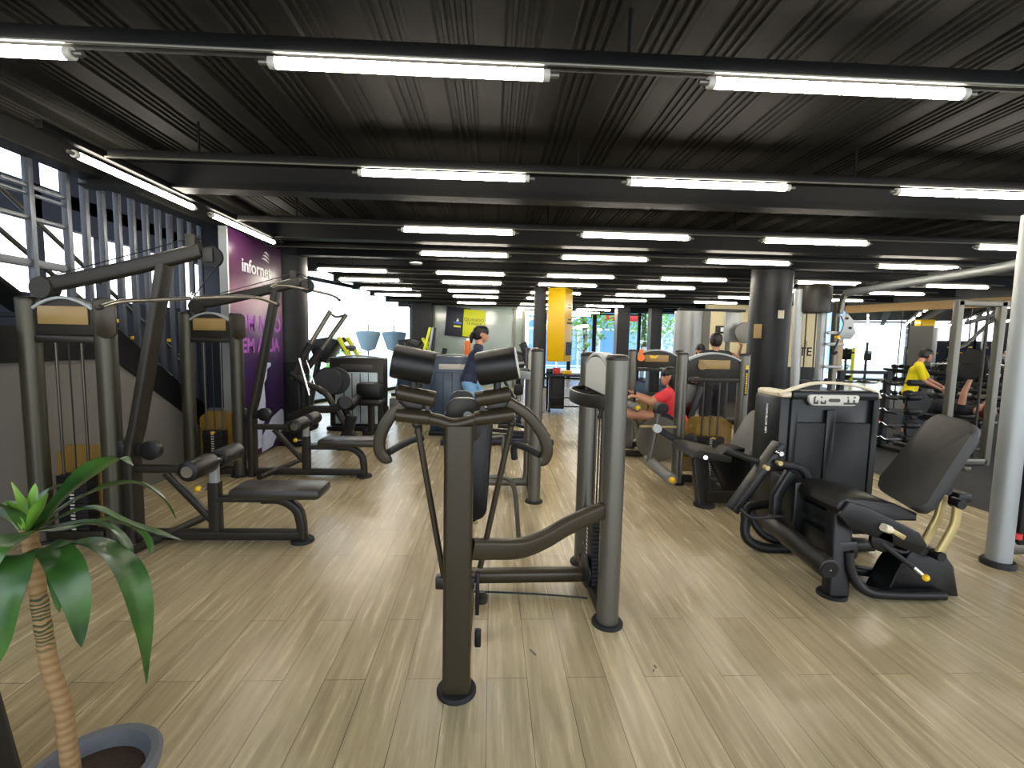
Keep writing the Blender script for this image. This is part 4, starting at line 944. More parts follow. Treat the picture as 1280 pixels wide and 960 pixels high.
# ---- two lime coloured hack squat machines far back
def hack(loc, s, label, mirror=1):
    H = thing('hack_squat_machine', loc, label, 'gym machine'); o = V(loc); m = mirror
    q = lambda x, y, z: o+V((x*s*m, y*s, z*s))
    for yy in (-.3, .3):
        MB().sweep([q(-.55, yy, 1.62), q(-.3, yy, 1.2), q(.05, yy, .35), q(.25, yy, .04)], rrect(.07, .14, .02), (0, 1, 0)).done('sloping_rail', 'lime', H)
    MB().sweep([q(-.5, 0, 1.58), q(-1.05, 0, 1.3), q(-1.3, 0, .05)], rrect(.12, .1, .03), (0, 1, 0)).done('rear_frame', 'frame', H)
    MB().prism([q(-.55, -.26, 1.55), q(-.8, -.26, 1.62), q(-1.25, -.26, 1.55), q(-1.1, -.26, 1.15), q(-.85, -.26, 1.05)], (0, .5*s, 0), bev=.04).done('back_pad', 'smoke', H)
    MB().box(q(-.5, 0, .05), (1.9*s, .12*s, .09*s), bev=.02).done('base_rail', 'black', H)
    MB().box(q(.15, 0, .22), (.5*s, .6*s, .05*s), Matrix.Rotation(-.5*m, 3, 'Y'), bev=.01).done('foot_plate', 'smoke', H)
    MB().roll(q(-.42, -.34, 1.38), q(-.42, .34, 1.38), .07*s).done('shoulder_pad', 'vinyl', H)
    return H
hack((-2.72, 10.3, 0), .98, 'grey machine with lime yellow rails seen over the pale shrouded stack by the left window')
hack((-1.35, 13.0, 0), 1.0, 'grey machine with lime yellow rails under the posters left of the walking woman')
g = thing('slide_frame', (-2.3, 12.2, 0), 'slim frame with lime edge standing beside the navy column', 'gym machine')
for dx, mm in ((0, 'lime'), (.18, 'silver'), (.3, 'navy')): MB().sweep([(-1.62+dx*.4, 12.2, 1.9), (-2.1+dx*1.4, 12.2, .05)], rrect(.07, .1, .02), (0, 1, 0)).done('frame_leg', mm, g)
MB().box((-1.9, 12.2, .05), (.8, .5, .08), bev=.02).done('base', 'black', g); MB().prism([(-2.25, 12, 1.5), (-1.9, 12, 1.38), (-1.8, 12, 1.05), (-2.25, 12, 1.05)], (0, .3, 0), bev=.03).done('pad', 'smoke', g)
bt = thing('water_bottle', P(586, 448, 7.7), 'orange bottle standing on the shrouded stack beside the walking woman', 'bottle')
c = V((-.42, 7.85, 1.328)); bt.location = c; WORLD[bt.name] = c
MB().lathe([(.05, 0), (.055, .02), (.055, .2), (.03, .24)], c).done('bottle_body', 'orange', bt); MB().lathe([(.028, .24), (.028, .28), (.01, .285)], c).done('bottle_cap', 'white', bt)

# ---- the machine the walking woman stands on
W = thing('stepper_machine', (0, 7.1, 0), 'dark stepping machine that the walking woman in black stands on', 'gym machine')
MB().sweep([(-.75, 6.95, .05), (.95, 6.95, .05)], rrect(.12, .08, .02)).done('base_rail', 'navy', W)
MB().sweep([(-.75, 7.35, .05), (.95, 7.35, .05)], rrect(.12, .08, .02)).done('base_rail', 'navy', W)
for xx in (-.7, .85): MB().box((xx, 7.15, .05), (.1, .7, .09), bev=.02).done('cross_base', 'navy', W)
MB().tube([(.1, 6.9, .3), (.3, 6.9, .3), (.42, 6.9, .42), (.44, 6.9, .55), (.40, 6.9, .62), (.1, 6.9, .64), (-.4, 6.9, .6)], .03, 12).done('loop_tube', 'black', W)
for y, x, z in ((7.0, -.25, .24), (7.3, .15, .28)): 
    MB().box((x, y, z), (.42, .16, .03), bev=.01).done('foot_pedal', 'black', W); MB().sweep([(x+.2, y, z-.02), (.75, y, .16)], rrect(.05, .05, .01)).done('pedal_arm', 'black', W)
MB().sweep([(.75, 7.15, .06), (.66, 7.15, .9), (.5, 7.15, 1.38)], rrect(.1, .09, .02), (0, 1, 0)).done('mast', 'navy', W)
MB().box((.5, 7.15, 1.45), (.1, .34, .24), Matrix.Rotation(-.4, 3, 'Y'), bev=.02).done('console', 'black', W)
MB().tube([(.5, 6.85, 1.38), (.36, 6.85, 1.40), (.22, 6.86, 1.39)], .018, 10).done('hand_bar', 'rubber', W); MB().tube([(.5, 7.45, 1.38), (.36, 7.45, 1.40), (.22, 7.44, 1.39)], .018, 10).done('hand_bar', 'rubber', W); MB().cyl((.5, 6.85, 1.38), (.5, 7.45, 1.38), .02).done('cross_bar', 'black', W)

# ---- seat bench and trolley table near the pillar
Q = thing('seated_machine', (.62, 9.0, 0), 'dark seated machine with upright back pad between the stepper and the dark pillar', 'gym machine')
MB().prism([P(640, 462, 8.9), P(645, 444, 8.9), P(655, 440, 8.9), P(658, 455, 8.9), P(650, 465, 8.9)], (0, .3, 0), bev=.02).done('back_pad', 'vinyl', Q)
MB().box(P(650, 468, 8.9)+V((0, .2, 0)), (.36, .34, .08), bev=.03).done('seat', 'vinyl', Q)
for a, b in (((638, 455), (662, 453)), ((640, 462), (662, 461))): MB().cyl(P(*a, 8.8), P(*b, 8.8), .025).done('side_bar', 'silver', Q)
MB().box(P(648, 487, 8.6), (.17, .14, .2), bev=.03).done('weight_block', 'plate', Q)
MB().sweep([P(648, 495, 8.7), P(648, 506, 8.7)], rrect(.07, .07, .02), (0, 1, 0)).done('lower_post', 'silver', Q)
MB().sweep([P(648, 470, 9.05), PZ(648, 523, .02)+V((0, .2, 0))], rrect(.1, .08, .02), (0, 1, 0)).done('seat_post', 'navy', Q)
MB().box((.6, 8.95, .06), (.75, .12, .1), bev=.02).done('base_rail', 'silver', Q); MB().box((.5, 8.9, .06), (.12, .7, .1), bev=.02).done('base_cross', 'navy', Q)
MB().sweep([P(630, 475, 8.7), P(646, 505, 8.7)], rrect(.06, .06, .015), (0, 1, 0)).done('diagonal_brace', 'navy', Q)
tb = thing('trolley_table', (1.72, 10.7, 0), 'dark trolley table on casters under the yellow cabinet', 'table')
MB().box((1.72, 10.55, .84), (1.0, .6, .05), bev=.01).done('table_top', 'navy', tb)
for xx in (1.3, 2.16):
    for yy in (10.32, 10.8):
        l = MB().box((xx, yy, .46), (.045, .045, .72)).done('leg', 'black', tb); MB().cyl((xx-.02, yy, .05), (xx+.02, yy, .05), .05).done('caster', 'rubber', l)
for zz in (.14, .34): MB().box((1.73, 10.32, zz), (.9, .03, .03)).done('side_rail', 'black', tb)
MB().box((1.5, 10.6, .44), (.3, .34, .74), bev=.01).done('pedestal', 'column', tb)
for (px, py, s, m, lab, nm, cat) in ((696, 458, (.16, .12, .13), 'redpaint', 'small red box on the trolley table', 'storage_box', 'box'), (708, 462, (.22, .2, .07), 'yellow', 'flat yellow tray on the trolley table', 'tray', 'tray'), (687, 459, (.14, .12, .11), 'smoke', 'small grey box on the trolley table', 'storage_box', 'box')):
    c = P(px, py, 10.5); c.z = .866+s[2]/2
    mb = MB().box(c, s, bev=.012); mb.box(c+V((0, 0, s[2]/2)), (s[0]*1.04, s[1]*1.04, .014), bev=.004)
    tag(mb.done(nm, m, origin=(c.x, c.y, .866)), lab, cat)
bi = thing('waste_bin', (1.1, 10.3, 0), 'pale grey waste bin on the floor below the yellow cabinet', 'bin')
MB().lathe([(.12, .01), (.15, .5), (.16, .56), (.14, .57)], (1.1, 10.3, 0), n=4).done('bin_body', 'binn', bi); MB().box((1.1, 10.3, .58), (.22, .22, .03), bev=.01).done('lid', 'smoke', bi)
bk = thing('bench_machine', (2.0, 10.0, 0), 'small roller bench standing just right of the trolley table', 'gym machine')
MB().roll(P(727, 482, 9.6), P(738, 478, 9.9), .09).done('roller_pad', 'vinylgrey', bk); MB().sweep([P(742, 470, 9.8), P(752, 478, 9.8), PZ(752, 520, 0.03)], rrect(.08, .07, .02), (0, 1, 0)).done('frame_post', 'black', bk); MB().box(PZ(752, 519, .05), (.7, .5, .08), bev=.02).done('base', 'black', bk); MB().box(P(748, 462, 9.9), (.25, .3, .3), bev=.05).done('back_pad', 'vinyl', bk)

# ------------------------------------------------------------------ right hand free weight area
XO = thing('cable_crossover', (4.2, 4.8, 0), 'silver grey cable crossover frame at right with overhead bar, near post in foreground', 'gym machine')
NP = PZ(1247, 706, 0)
MB().sweep([NP+V((0, 0, .01)), NP+V((-.02, .0, 2.5))], circ(.072, 24)).done('near_post', 'silver', XO)
foot(NP, .1, XO, .04)
MB().sweep([NP+V((.55, .1, .01)), NP+V((.55, .1, 2.5))], circ(.072, 24)).done('outer_post', 'silver', XO); foot(NP+V((.55, .1, 0)), .1, XO, .04)
MB().box(NP+V((.28, .05, .12)), (.5, .1, .1), bev=.02).done('base_link', 'post', XO)
MB().cyl(NP+V((.12, .0, .2)), NP+V((.12, 0, .24)), .03).done('cable_stop', 'redpaint', XO)
MB().box(NP+V((.28, .05, .6)), (.3, .12, .9), bev=.01).done('weight_stack', 'plate', XO)
q0, q1 = P(993, 478, 6.5), P(997, 362, 6.5)
fb = V((q0.x, q0.y, 0)); top = q1.z
MB().sweep([fb+V((.04, 0, .01)), V((4.33, 6.5, top))], circ(.06, 20)).done('far_post', 'silver', XO)
MB().sweep([V((4.78, 6.56, .01)), V((4.74, 6.56, top))], circ(.055, 20)).done('far_post', 'silver', XO)
MB().sweep([V((4.93, 6.5, .01)), V((4.9, 6.5, top-.15))], rrect(.07, .1, .02), (0, 1, 0)).done('carriage_rail', 'post', XO)
foot(fb+V((.04, 0, 0)), .09, XO, .03)
MB().lathe([(.21, -.19), (.215, -.17), (.215, .17), (.2, .2)], V((4.56, 6.5, 2.25)), n=32).done('head_drum', 'frame', XO)
MB().box((4.56, 6.5, .6), (.3, .14, 1.0), bev=.01).done('weight_stack', 'plate', XO)
for s in (-.08, .06): MB().cyl((4.56+s, 6.5, 1.1), (4.55+s, 6.5, 2.1), .009, n=8).done('guide_rod', 'frame', XO)
for zz in (1.3, 1.62, 1.78): MB().box((4.86, 6.42, zz), (.26, .05, .045), bev=.012).done('carriage_bracket', 'silver', XO)
MB().cyl((4.85, 6.4, 1.72), (4.85, 6.34, 1.72), .025).done('adjust_knob', 'yellow', XO)
cp_ = [P(x, y, 6.35) for x, y in ((1052, 395), (1060, 392), (1067, 400), (1067, 408), (1070, 416), (1064, 424), (1054, 424), (1048, 420), (1054, 412), (1056, 404))]
pc_ = MB().prism(cp_, (0, .03, 0), bev=.004).done('pulley_plate', 'silver', XO)
for x, y in ((1059, 398), (1063, 410)): MB().cyl(P(x, y, 6.34), P(x, y, 6.33), .018).done('plate_bolt', 'black', pc_)
MB().sweep(catmull([P(1050, 392, 6.4), P(1053, 375, 6.4), P(1060, 364, 6.4), P(1072, 362, 6.35)], 5), rrect(.06, .08, .02), (0, 1, 0)).done('swan_neck', 'post', XO)
MB().sweep([V((4.95, 6.4, 2.34)), V((4.86, 4.3, 2.36)), V((4.5, 3.15, 2.38))], rrect(.1, .09, .03)).done('overhead_bar', 'silver', XO)
for yy in (4.95, 6.0): MB().box((4.9, yy, 2.41), (.03, .34, .05), bev=.01).done('pull_up_grip', 'black', XO)
gr = thing('pulley_handle', P(1046, 428, 6.3), 'small black handle hanging from the far crossover pulley', 'handle')
MB().tube([P(1048, 424, 6.3), P(1044, 434, 6.3), P(1040, 442, 6.3)], .012, 8).done('strap', 'black', gr); MB().tube([P(1046, 440, 6.3), P(1042, 442, 6.3), P(1040, 436, 6.3)], .02, 10).done('grip', 'rubber', gr)

# power rack with a bench press inside
RK = thing('power_rack', (6.7, 6.2, 0), 'grey square tube power rack at far right in front of the mirror', 'gym machine')
for x in (6.2, 6.8, 8.0): MB().sweep([(x, 6.0, 0), (x, 6.0, 2.22)], rrect(.085, .085, .012), (0, 1, 0)).done('upright', 'post', RK)
MB().box((7.1, 6.0, 2.2), (1.88, .085, .085), bev=.01).done('top_rail', 'post', RK)
MB().box((6.5, 6.0, .05), (.6, .085, .085), bev=.01).done('front_base', 'post', RK)
for x in (6.2, 8.0): MB().box((x, 6.0, .03), (.085, .7, .06), bev=.01).done('base_foot', 'post', RK)
MB().tube([P(1190, 432, 6.0), P(1205, 432, 6.05), P(1235, 405, 6.05), P(1250, 393, 6.05)], .022, 10, 3).done('pull_bar', 'post', RK)
MB().cyl((6.62, 6.0, .1), (6.62, 6.0, 2.18), .016).done('guide_rod', 'frame', RK)
bb = thing('barbell', P(1240, 455, 6.3), 'loaded barbell with black plates racked across the grey power rack', 'barbell')
q = P(1238, 456, 6.35); MB().cyl(V((6.25, q.y, q.z)), V((8.0, q.y, q.z)), .014).done('bar', 'chrome', bb)
for i, (x, r) in enumerate(((6.85, .22), (6.91, .2), (6.96, .16))): MB().lathe([(.03, -.02), (r-.01, -.02), (r, 0), (r-.01, .02), (.03, .02)], (x, q.y, q.z), (1, 0, 0), 30).done('weight_plate', 'plate', bb)
MB().cyl((7.0, q.y, q.z), (7.04, q.y, q.z), .04).done('collar', 'yellow', bb)
fr = thing('foam_roller', P(1268, 470, 5.6), 'pale grey roller standing on end on the rubber floor beside the rack', 'roller')
a = PZ(1252, 562, .05); MB().roll((6.45, 5.35, .02), (6.45, 5.35, .5), .05).done('roller', 'silver', fr); fr.location = (6.45, 5.35, 0); 
for ch in fr.children:
    for v in ch.data.vertices: v.co += (WORLD[fr.name]-V((6.45, 5.35, 0)))
bnx = P(1227, 514, 6.75).x
BN = thing('weight_bench', (bnx, 7.2, 0), 'black flat weight bench under the lying person behind the grey rack', 'bench')
MB().box((bnx, 7.2, .48), (.3, 1.15, .08), bev=.03).done('pad', 'vinyl', BN)
MB().box((bnx, 7.2, .41), (.08, 1.0, .06), bev=.01).done('frame', 'frame', BN)
for y in (6.85, 7.6): MB().box((bnx, y, .21), (.07, .07, .38), bev=.01).done('leg', 'frame', BN); MB().box((bnx, y, .03), (.5, .07, .06), bev=.01).done('base_foot', 'frame', BN)

# rack of curl bars
EZ = thing('barbell_rack', (5.9, 7.0, 0), 'black upright rack holding wavy chrome curl bars left of the man in yellow', 'rack')
RX0, RX1, RY = 5.45, 6.21, 6.9
for x in (RX0, RX1): MB().sweep([(x, RY+.12, 0), (x, RY+.12, 1.22)], rrect(.08, .08, .01), (0, 1, 0)).done('upright', 'black', EZ); MB().box((x, RY, .03), (.08, .7, .06), bev=.01).done('base_foot', 'black', EZ)
MB().box(((RX0+RX1)/2, RY+.12, 1.2), (RX1-RX0, .07, .05), bev=.01).done('top_rail', 'black', EZ)
zs = (1.06, .84, .62, .40, .18)
for z in zs:
    for x in (RX0, RX1): MB().box((x, RY, z-.035), (.05, .2, .03), bev=.008).done('hook', 'black', EZ)
pos = 'topmost|second from the top|middle|second from the bottom|lowest'.split('|')
for i, z in enumerate(zs):
    e = thing('curl_bar', ((RX0+RX1)/2, RY-.06, z), 'wavy chrome curl bar on the black rack, %s on it' % pos[i], 'barbell', 'curl bars on the black rack')
    xm = (RX0+RX1)/2
    pts = [(xm-.82, RY-.06, z), (xm-.4, RY-.06, z), (xm-.26, RY-.06, z), (xm-.17, RY-.06, z+.05), (xm-.07, RY-.06, z-.005), (xm+.07, RY-.06, z-.005), (xm+.17, RY-.06, z+.05), (xm+.26, RY-.06, z), (xm+.4, RY-.06, z), (xm+.82, RY-.06, z)]
    MB().tube(pts, .0135, 10, 3).done('bar', 'chrome', e)
    for s in (-1, 1):
        a = V((xm+s*.56, RY-.06, z)); r = .05+.006*(i % 3)
        MB().roll(a, a+V((s*.2, 0, 0)), r, 24, .012).done('fixed_weight', 'plate', e)

# stored plates and a cable machine in the far middle, seen past the open tower
CM = thing('cable_machine', (4.2, 9.2, 0), 'grey cable machine with a round disc behind the man in black, beside the charcoal column', 'gym machine')
MB().sweep([P(918, 440, 9.2)*V((1, 1, 0)) if False else V((4.75, 9.2, 0)), V((4.72, 9.2, 2.15))], rrect(.08, .08, .02), (0, 1, 0)).done('upright', 'post', CM)
MB().sweep([V((3.7, 9.2, 2.28)), V((5.05, 9.2, 2.28))], rrect(.05, .05, .01)).done('top_bar', 'black', CM)
c = P(915, 412, 9.2); MB().box(c+V((0, 0, .05)), (.32, .1, .6), bev=.03).done('head_plate', 'silver', CM)
MB().lathe([(.02, -.02), (.2, -.02), (.21, 0), (.2, .02), (.02, .02)], P(931, 416, 9.0), (0, -1, 0), 30).done('disc', 'post', CM)
MB().box((4.6, 9.25, .8), (.3, .16, 1.3), bev=.02).done('weight_stack', 'plate', CM); MB().box((4.5, 9.2, .05), (1.2, .4, .09), bev=.02).done('base', 'black', CM)
PR = thing('plate_tree', (3.3, 7.75, 0), 'dark plate tree seen through the open tower beside the man in black', 'rack')
MB().box((3.3, 7.75, .55), (.09, .09, 1.1), bev=.01).done('post', 'black', PR); MB().box((3.3, 7.75, .04), (.6, .6, .07), bev=.02).done('base', 'black', PR)
for i, z in enumerate((.92, .58, .24)):
    MB().cyl((3.3, 7.45, z), (3.3, 7.75, z), .02).done('peg', 'chrome', PR)
    tag(MB().lathe([(.03, -.02), (.14, -.025), (.15, 0), (.14, .025), (.03, .02)], (3.3, 7.53, z), (0, -1, 0), 28).done('weight_plate', 'plate', origin=(3.3, 7.53, z)), 'black weight plate on the plate tree, %s one' % ('upper', 'middle', 'lower')[i], 'weight plate', 'plates on the tree')
DR = thing('dumbbell_rack', (9.6, 9.6, 0), 'long dark dumbbell rack along the foot of the mirror wall', 'rack')
for z, dx in ((.42, .0), (.75, .12), (1.05, .24)): MB().box((9.75+dx, 9.6, z), (.28, 3.4, .05), Matrix.Rotation(.25, 3, 'Y'), bev=.01).done('shelf', 'black', DR)
for yy in (8.0, 11.2): MB().sweep([(9.7, yy, 0), (10.1, yy, 1.15)], rrect(.08, .08, .01), (0, 1, 0)).done('side_frame', 'black', DR)
k = 0
for zi, (z, dx) in enumerate(((.42, .0), (.75, .12), (1.05, .24))):
    for j in range(9):
        yy = 8.2+j*.35; c = V((9.72+dx, yy, z+.115))
        mb = MB(); mb.cyl(c-V((.07, 0, 0)), c+V((.07, 0, 0)), .016, n=8)
        for s in (-1, 1): mb.lathe([(.03, -.035), (.055, -.03), (.055, .03), (.03, .035)], c+V((s*.09, 0, 0)), (1, 0, 0), 6)
        tag(mb.done('dumbbell', 'plate', origin=c), 'black hexagonal dumbbell on the %s shelf of the rack, number %s from the near end' % (('lowest', 'middle', 'top')[zi], ORD[j]), 'dumbbell', 'dumbbells along the mirror')
FB = thing('flat_bench_frame', (8.3, 7.2, 0), 'dark bench with red edge on the rubber floor behind the curl bars', 'bench')
FB.location = (6.3, 7.6, 0); WORLD[FB.name] = V((6.3, 7.6, 0))
MB().box((6.3, 7.6, .44), (.75, .3, .08), bev=.03).done('pad', 'vinyl', FB); MB().box((6.5, 7.44, .36), (.3, .03, .06), bev=.01).done('edge', 'redpaint', FB)
for x in (6.05, 6.6): MB().box((x, 7.6, .2), (.07, .07, .4), bev=.01).done('leg', 'black', FB); MB().box((x, 7.6, .03), (.08, .5, .06), bev=.01).done('base_foot', 'black', FB)
PT = thing('plate_tree', (6.75, 7.1, 0), 'low black plate holder on the rubber floor left of the rack upright', 'rack')
MB().box((6.75, 7.1, .4), (.07, .07, .8), bev=.01).done('post', 'black', PT); MB().box((6.75, 7.1, .03), (.3, .3, .06), bev=.01).done('base', 'black', PT)
for k, (z, r) in enumerate(((.72, .2), (.3, .18))):
    tag(MB().lathe([(.03, -.025), (r-.01, -.025), (r, 0), (r-.01, .025), (.03, .025)], (6.75, 7.03, z), (0, -1, 0), 30).done('weight_plate', 'plate', origin=(6.75, 7.03, z)), 'black weight plate on the low holder by the man in yellow, %s one' % ('upper', 'lower')[k], 'weight plate', 'plates on the low holder')

# ------------------------------------------------------------------ people
def body_mesh(name, pieces, m, parent, vox=.009, it=5, k=.5):
    mb = MB()
    for a, b, r0, r1 in pieces: mb.caps(a, b, r0, r1)
    o = mb.done(name, m, parent, smooth=0)
    for p in o.data.polygons: p.use_smooth = True
    r = o.modifiers.new('Remesh', 'REMESH'); r.mode = 'VOXEL'; r.voxel_size = vox; r.use_smooth_shade = True
    s = o.modifiers.new('Smooth', 'SMOOTH'); s.iterations = it; s.factor = k
    return o
def hand(wr, d, n, curl=.6, thumb=None):
    """palm and five bent fingers from wrist wr along d; n is where the palm faces"""
    d = V(d).normalized(); n = V(n); n = (n-d*n.dot(d)).normalized(); sd = d.cross(n); wr = V(wr); out = []
    for k in (-1, -.33, .33, 1): out.append((wr+d*.012, wr+d*.078+sd*(.026*k), .017, .0125))
    for k, L in ((-1, .066), (-.33, .08), (.33, .076), (1, .058)):
        b0 = wr+d*.082+sd*(.027*k); d1 = (d*math.cos(curl)+n*math.sin(curl)); d2 = (d*math.cos(curl*2.2)+n*math.sin(curl*2.2))
        out += [(b0, b0+d1*L*.55, .0095, .0088), (b0+d1*L*.55, b0+d1*L*.55+d2*L*.5, .0088, .007)]
    t0 = wr+d*.03-sd*.03; t1 = t0+(d*.6-sd*.6+n*.35).normalized()*.045; t2 = t1+(d*.8-sd*.1+n*.6).normalized()*.032
    out += [(t0, t1, .012, .0098), (t1, t2, .0098, .008)]
    return out
def person(label, loc, J, fd, hair='hair', skin='skin', top='blackcloth', legs='navycloth', sleeve=.55, leg_to=1., longhair=False, bun=False, vox=.009, hands=None, s=1., cap=None, group=None, bulk=1.):
    T = thing('person', loc, label, 'person', group); J = {k: V(v) for k, v in J.items()}
    fd = V(fd).normalized(); up = (J['head']-J['neck']); up = (up-fd*up.dot(fd)).normalized(); sd = fd.cross(up); H = J['head']
    ch, pe, nk = J['chest'], J['pelvis'], J['neck']
    wS = (J['sl']-J['sr']).normalized()
    P_ = [(H+up*.025-fd*.012, H+up*.02+fd*.012, .088*s, .084*s), (H-up*.04+fd*.035, H-up*.075+fd*.05, .06*s, .042*s), (H-up*.02-fd*.03, nk, .055*s, .052*s),
          (nk, ch+(nk-ch)*.3, .055*s, .08*s), (H-up*.005+fd*.085, H-up*.035+fd*.105, .011, .015), (H+sd*.078-up*.005, H+sd*.084-up*.03, .014, .011), (H-sd*.078-up*.005, H-sd*.084-up*.03, .014, .011),
          (H-up*.068+fd*.088+sd*.015, H-up*.068+fd*.088-sd*.015, .010, .010)]
    tor = [(ch+wS*.07, ch-wS*.07, .105*s, .105*s), (ch+wS*.05, pe+wS*.05, .1*s, .105*s), (ch-wS*.05, pe-wS*.05, .1*s, .105*s), (pe+wS*.065, pe-wS*.065, .115*s, .115*s)]
    tor = [(a, b, r0*bulk, r1*bulk) for a, b, r0, r1 in tor]
    arms = []; sl_ = []
    for L in 'lr':
        S, E, W_ = J['s'+L], J['e'+L], J['w'+L]
        arms += [(S, E, .052*s, .04*s), (E, W_, .041*s, .027*s)]; tor.append((ch.lerp(nk, .72), S, .068*s, .058*s))
        sl_.append((S, S.lerp(E, sleeve), .064*s, .056*s))
        P_ += hand(W_, hands[L][0] if hands else (W_-E), hands[L][1] if hands else fd*.6-V((0, 0, .3)), .55)
    legp = []; pants = []
    for L in 'lr':
        Hp, K_, A_ = J['h'+L], J['k'+L], J['a'+L]
        legp += [(Hp, K_, .088*s, .056*s), (K_, K_.lerp(A_, .35), .056*s, .056*s), (K_.lerp(A_, .35), A_, .056*s, .036*s)]
        if leg_to <= 1: pants += [(Hp, Hp.lerp(K_, leg_to), .1*s, .1*s-.035*s*leg_to)]
        else: pants += [(Hp, K_, .1*s, .066*s), (K_, K_.lerp(A_, .35), .066*s, .066*s), (K_.lerp(A_, .35), K_.lerp(A_, leg_to-1), .066*s, .048*s)]
    body_mesh('body', P_+tor+arms+legp, skin, T, vox)
    body_mesh('shirt', [(a, b, r0+.012, r1+.012) for a, b, r0, r1 in tor[:4]]+[(a, b, r0+.008, r1+.008) for a, b, r0, r1 in tor[4:]]+sl_, top, T, .011)
    body_mesh('trousers', pants+[(pe+wS*.06, pe-wS*.06, .126*s, .126*s)], legs, T, .011)
    for L in 'lr':
        tdir = J.get('t'+L, J['a'+L]+fd*.2)-J['a'+L]; tdir = V(tdir).normalized(); k_ = (J['k'+L]-J['a'+L]).normalized()
        base = J['a'+L]-k_*.045
        sole = base-tdir*.04
        body_mesh('shoe', [(J['a'+L], base, .045, .045), (sole, sole+tdir*.2, .042, .036), (J['a'+L]-k_*.02, base+tdir*.1, .045, .04)], 'shoe', T, .011)
    hp = [(H+up*.04-fd*.03, H+up*.045+fd*.02, .095*s, .085*s), (H-fd*.045-up*.02, H-fd*.05+up*.03, .082*s, .088*s), (H+up*.03-fd*.02+sd*.02, H-up*.02-fd*.03+sd*.03, .075, .06), (H+up*.03-fd*.02-sd*.02, H-up*.02-fd*.03-sd*.03, .075, .06)]
    if longhair: hp += [(H-fd*.05, nk-fd*.07-up*.1, .095, .085), (H-fd*.045+sd*.055, nk-fd*.05+sd*.08-up*.1, .068, .06), (H-fd*.045-sd*.055, nk-fd*.05-sd*.08-up*.1, .068, .06)]
    if bun: hp += [(H-fd*.12+up*.0, H-fd*.15-up*.05, .045, .04), (H-fd*.15-up*.05, H-fd*.15-up*.13, .035, .02)]
    body_mesh('hair', hp, hair, T, .008, 3)
    for q in (-1, 1): MB().ball(H+fd*.083+up*.012+sd*(.03*q), (.011, .011, .009), 2).done('eye', 'eye', T)
    if cap: body_mesh('cap', [(H+up*.05-fd*.02, H+up*.05+fd*.01, .1, .098), (H+up*.045+fd*.08, H+up*.035+fd*.15, .05, .04)], cap, T, .008)
    return T
def stand(x, y, h, ang, **kw):
    f = V((math.cos(ang), math.sin(ang), 0)); r = V((f.y, -f.x, 0)); k = h/1.75
    q = lambda a, b, c: V((x, y, 0))+f*(a*k)+r*(b*k)+V((0, 0, c*k))
    J = dict(head=q(.03, 0, 1.63), neck=q(0, 0, 1.48), chest=q(0, 0, 1.3), pelvis=q(0, 0, .97), sl=q(0, -.19, 1.42), sr=q(0, .19, 1.42), el=q(-.02, -.25, 1.13), er=q(-.02, .25, 1.13), wl=q(.08, -.26, .9), wr=q(.08, .26, .9),
             hl=q(0, -.09, .93), hr=q(0, .09, .93), kl=q(.02, -.1, .5), kr=q(.02, .1, .5), al=q(0, -.11, .09), ar=q(0, .11, .09))
    J.update({a: q(*b) for a, b in kw.items()}); return J, f
# woman in red, legs stretched out to the left
y = 6.25
J = dict(head=P(836, 471, y), neck=P(838, 485, y), chest=P(838, 502, y), pelvis=P(845, 527, y), sl=P(834, 493, y-.17), sr=P(834, 492, y+.17), el=P(814, 503, y-.2), er=P(814, 500, y+.12), wl=P(797, 496, y-.12), wr=P(791, 491, y+.1),
         hl=P(844, 527, y-.1), hr=P(844, 526, y+.1), kl=P(803, 519, y-.1), kr=P(801, 517, y+.1), al=P(757, 514, y-.1), ar=P(755, 512, y+.1))
J['tl'] = J['al']+V((-.1, 0, .2)); J['tr'] = J['ar']+V((-.1, 0, .2))
person('woman in a red shirt with long dark hair seated with legs and arms stretched out', (2.45, 6.25, 0), J, (-1, -.1, .05), skin='skin', top='red', legs='blackcloth', sleeve=.6, leg_to=.62, longhair=True, s=1.1, bulk=1.22, hands={'l': ((-1, 0, .15), (0, .3, -1)), 'r': ((-1, 0, .3), (0, -.3, -1))})
# walking woman
y = 7.15
J = dict(head=P(602, 418, y), neck=P(599, 430, y), chest=P(595, 447, y), pelvis=P(586, 474, y), sl=P(597, 439, y+.17), sr=P(597, 440, y-.17), el=P(612, 458, y+.2), er=P(613, 461, y-.2), wl=P(632, 447, y+.22), wr=P(633, 449, y-.2),
         hl=P(585, 476, y+.09), hr=P(585, 477, y-.09), kl=P(606, 497, y+.1), kr=P(594, 505, y-.1), al=V((.05, y+.15, .4)), ar=V((-.32, y-.15, .36)))
J['tl'] = J['al']+V((.2, 0, 0)); J['tr'] = J['ar']+V((.2, 0, -.02))
person('woman in a dark shirt with tied back dark hair striding on the stepping machine', (-.2, 7.15, 0), J, (1, -.06, -.06), top='navycloth', legs='bluecloth', sleeve=.5, leg_to=1.85, bun=True, s=1.1, hands={'l': ((1, 0, .2), (0, 0, -1)), 'r': ((1, 0, .2), (0, 0, -1))})
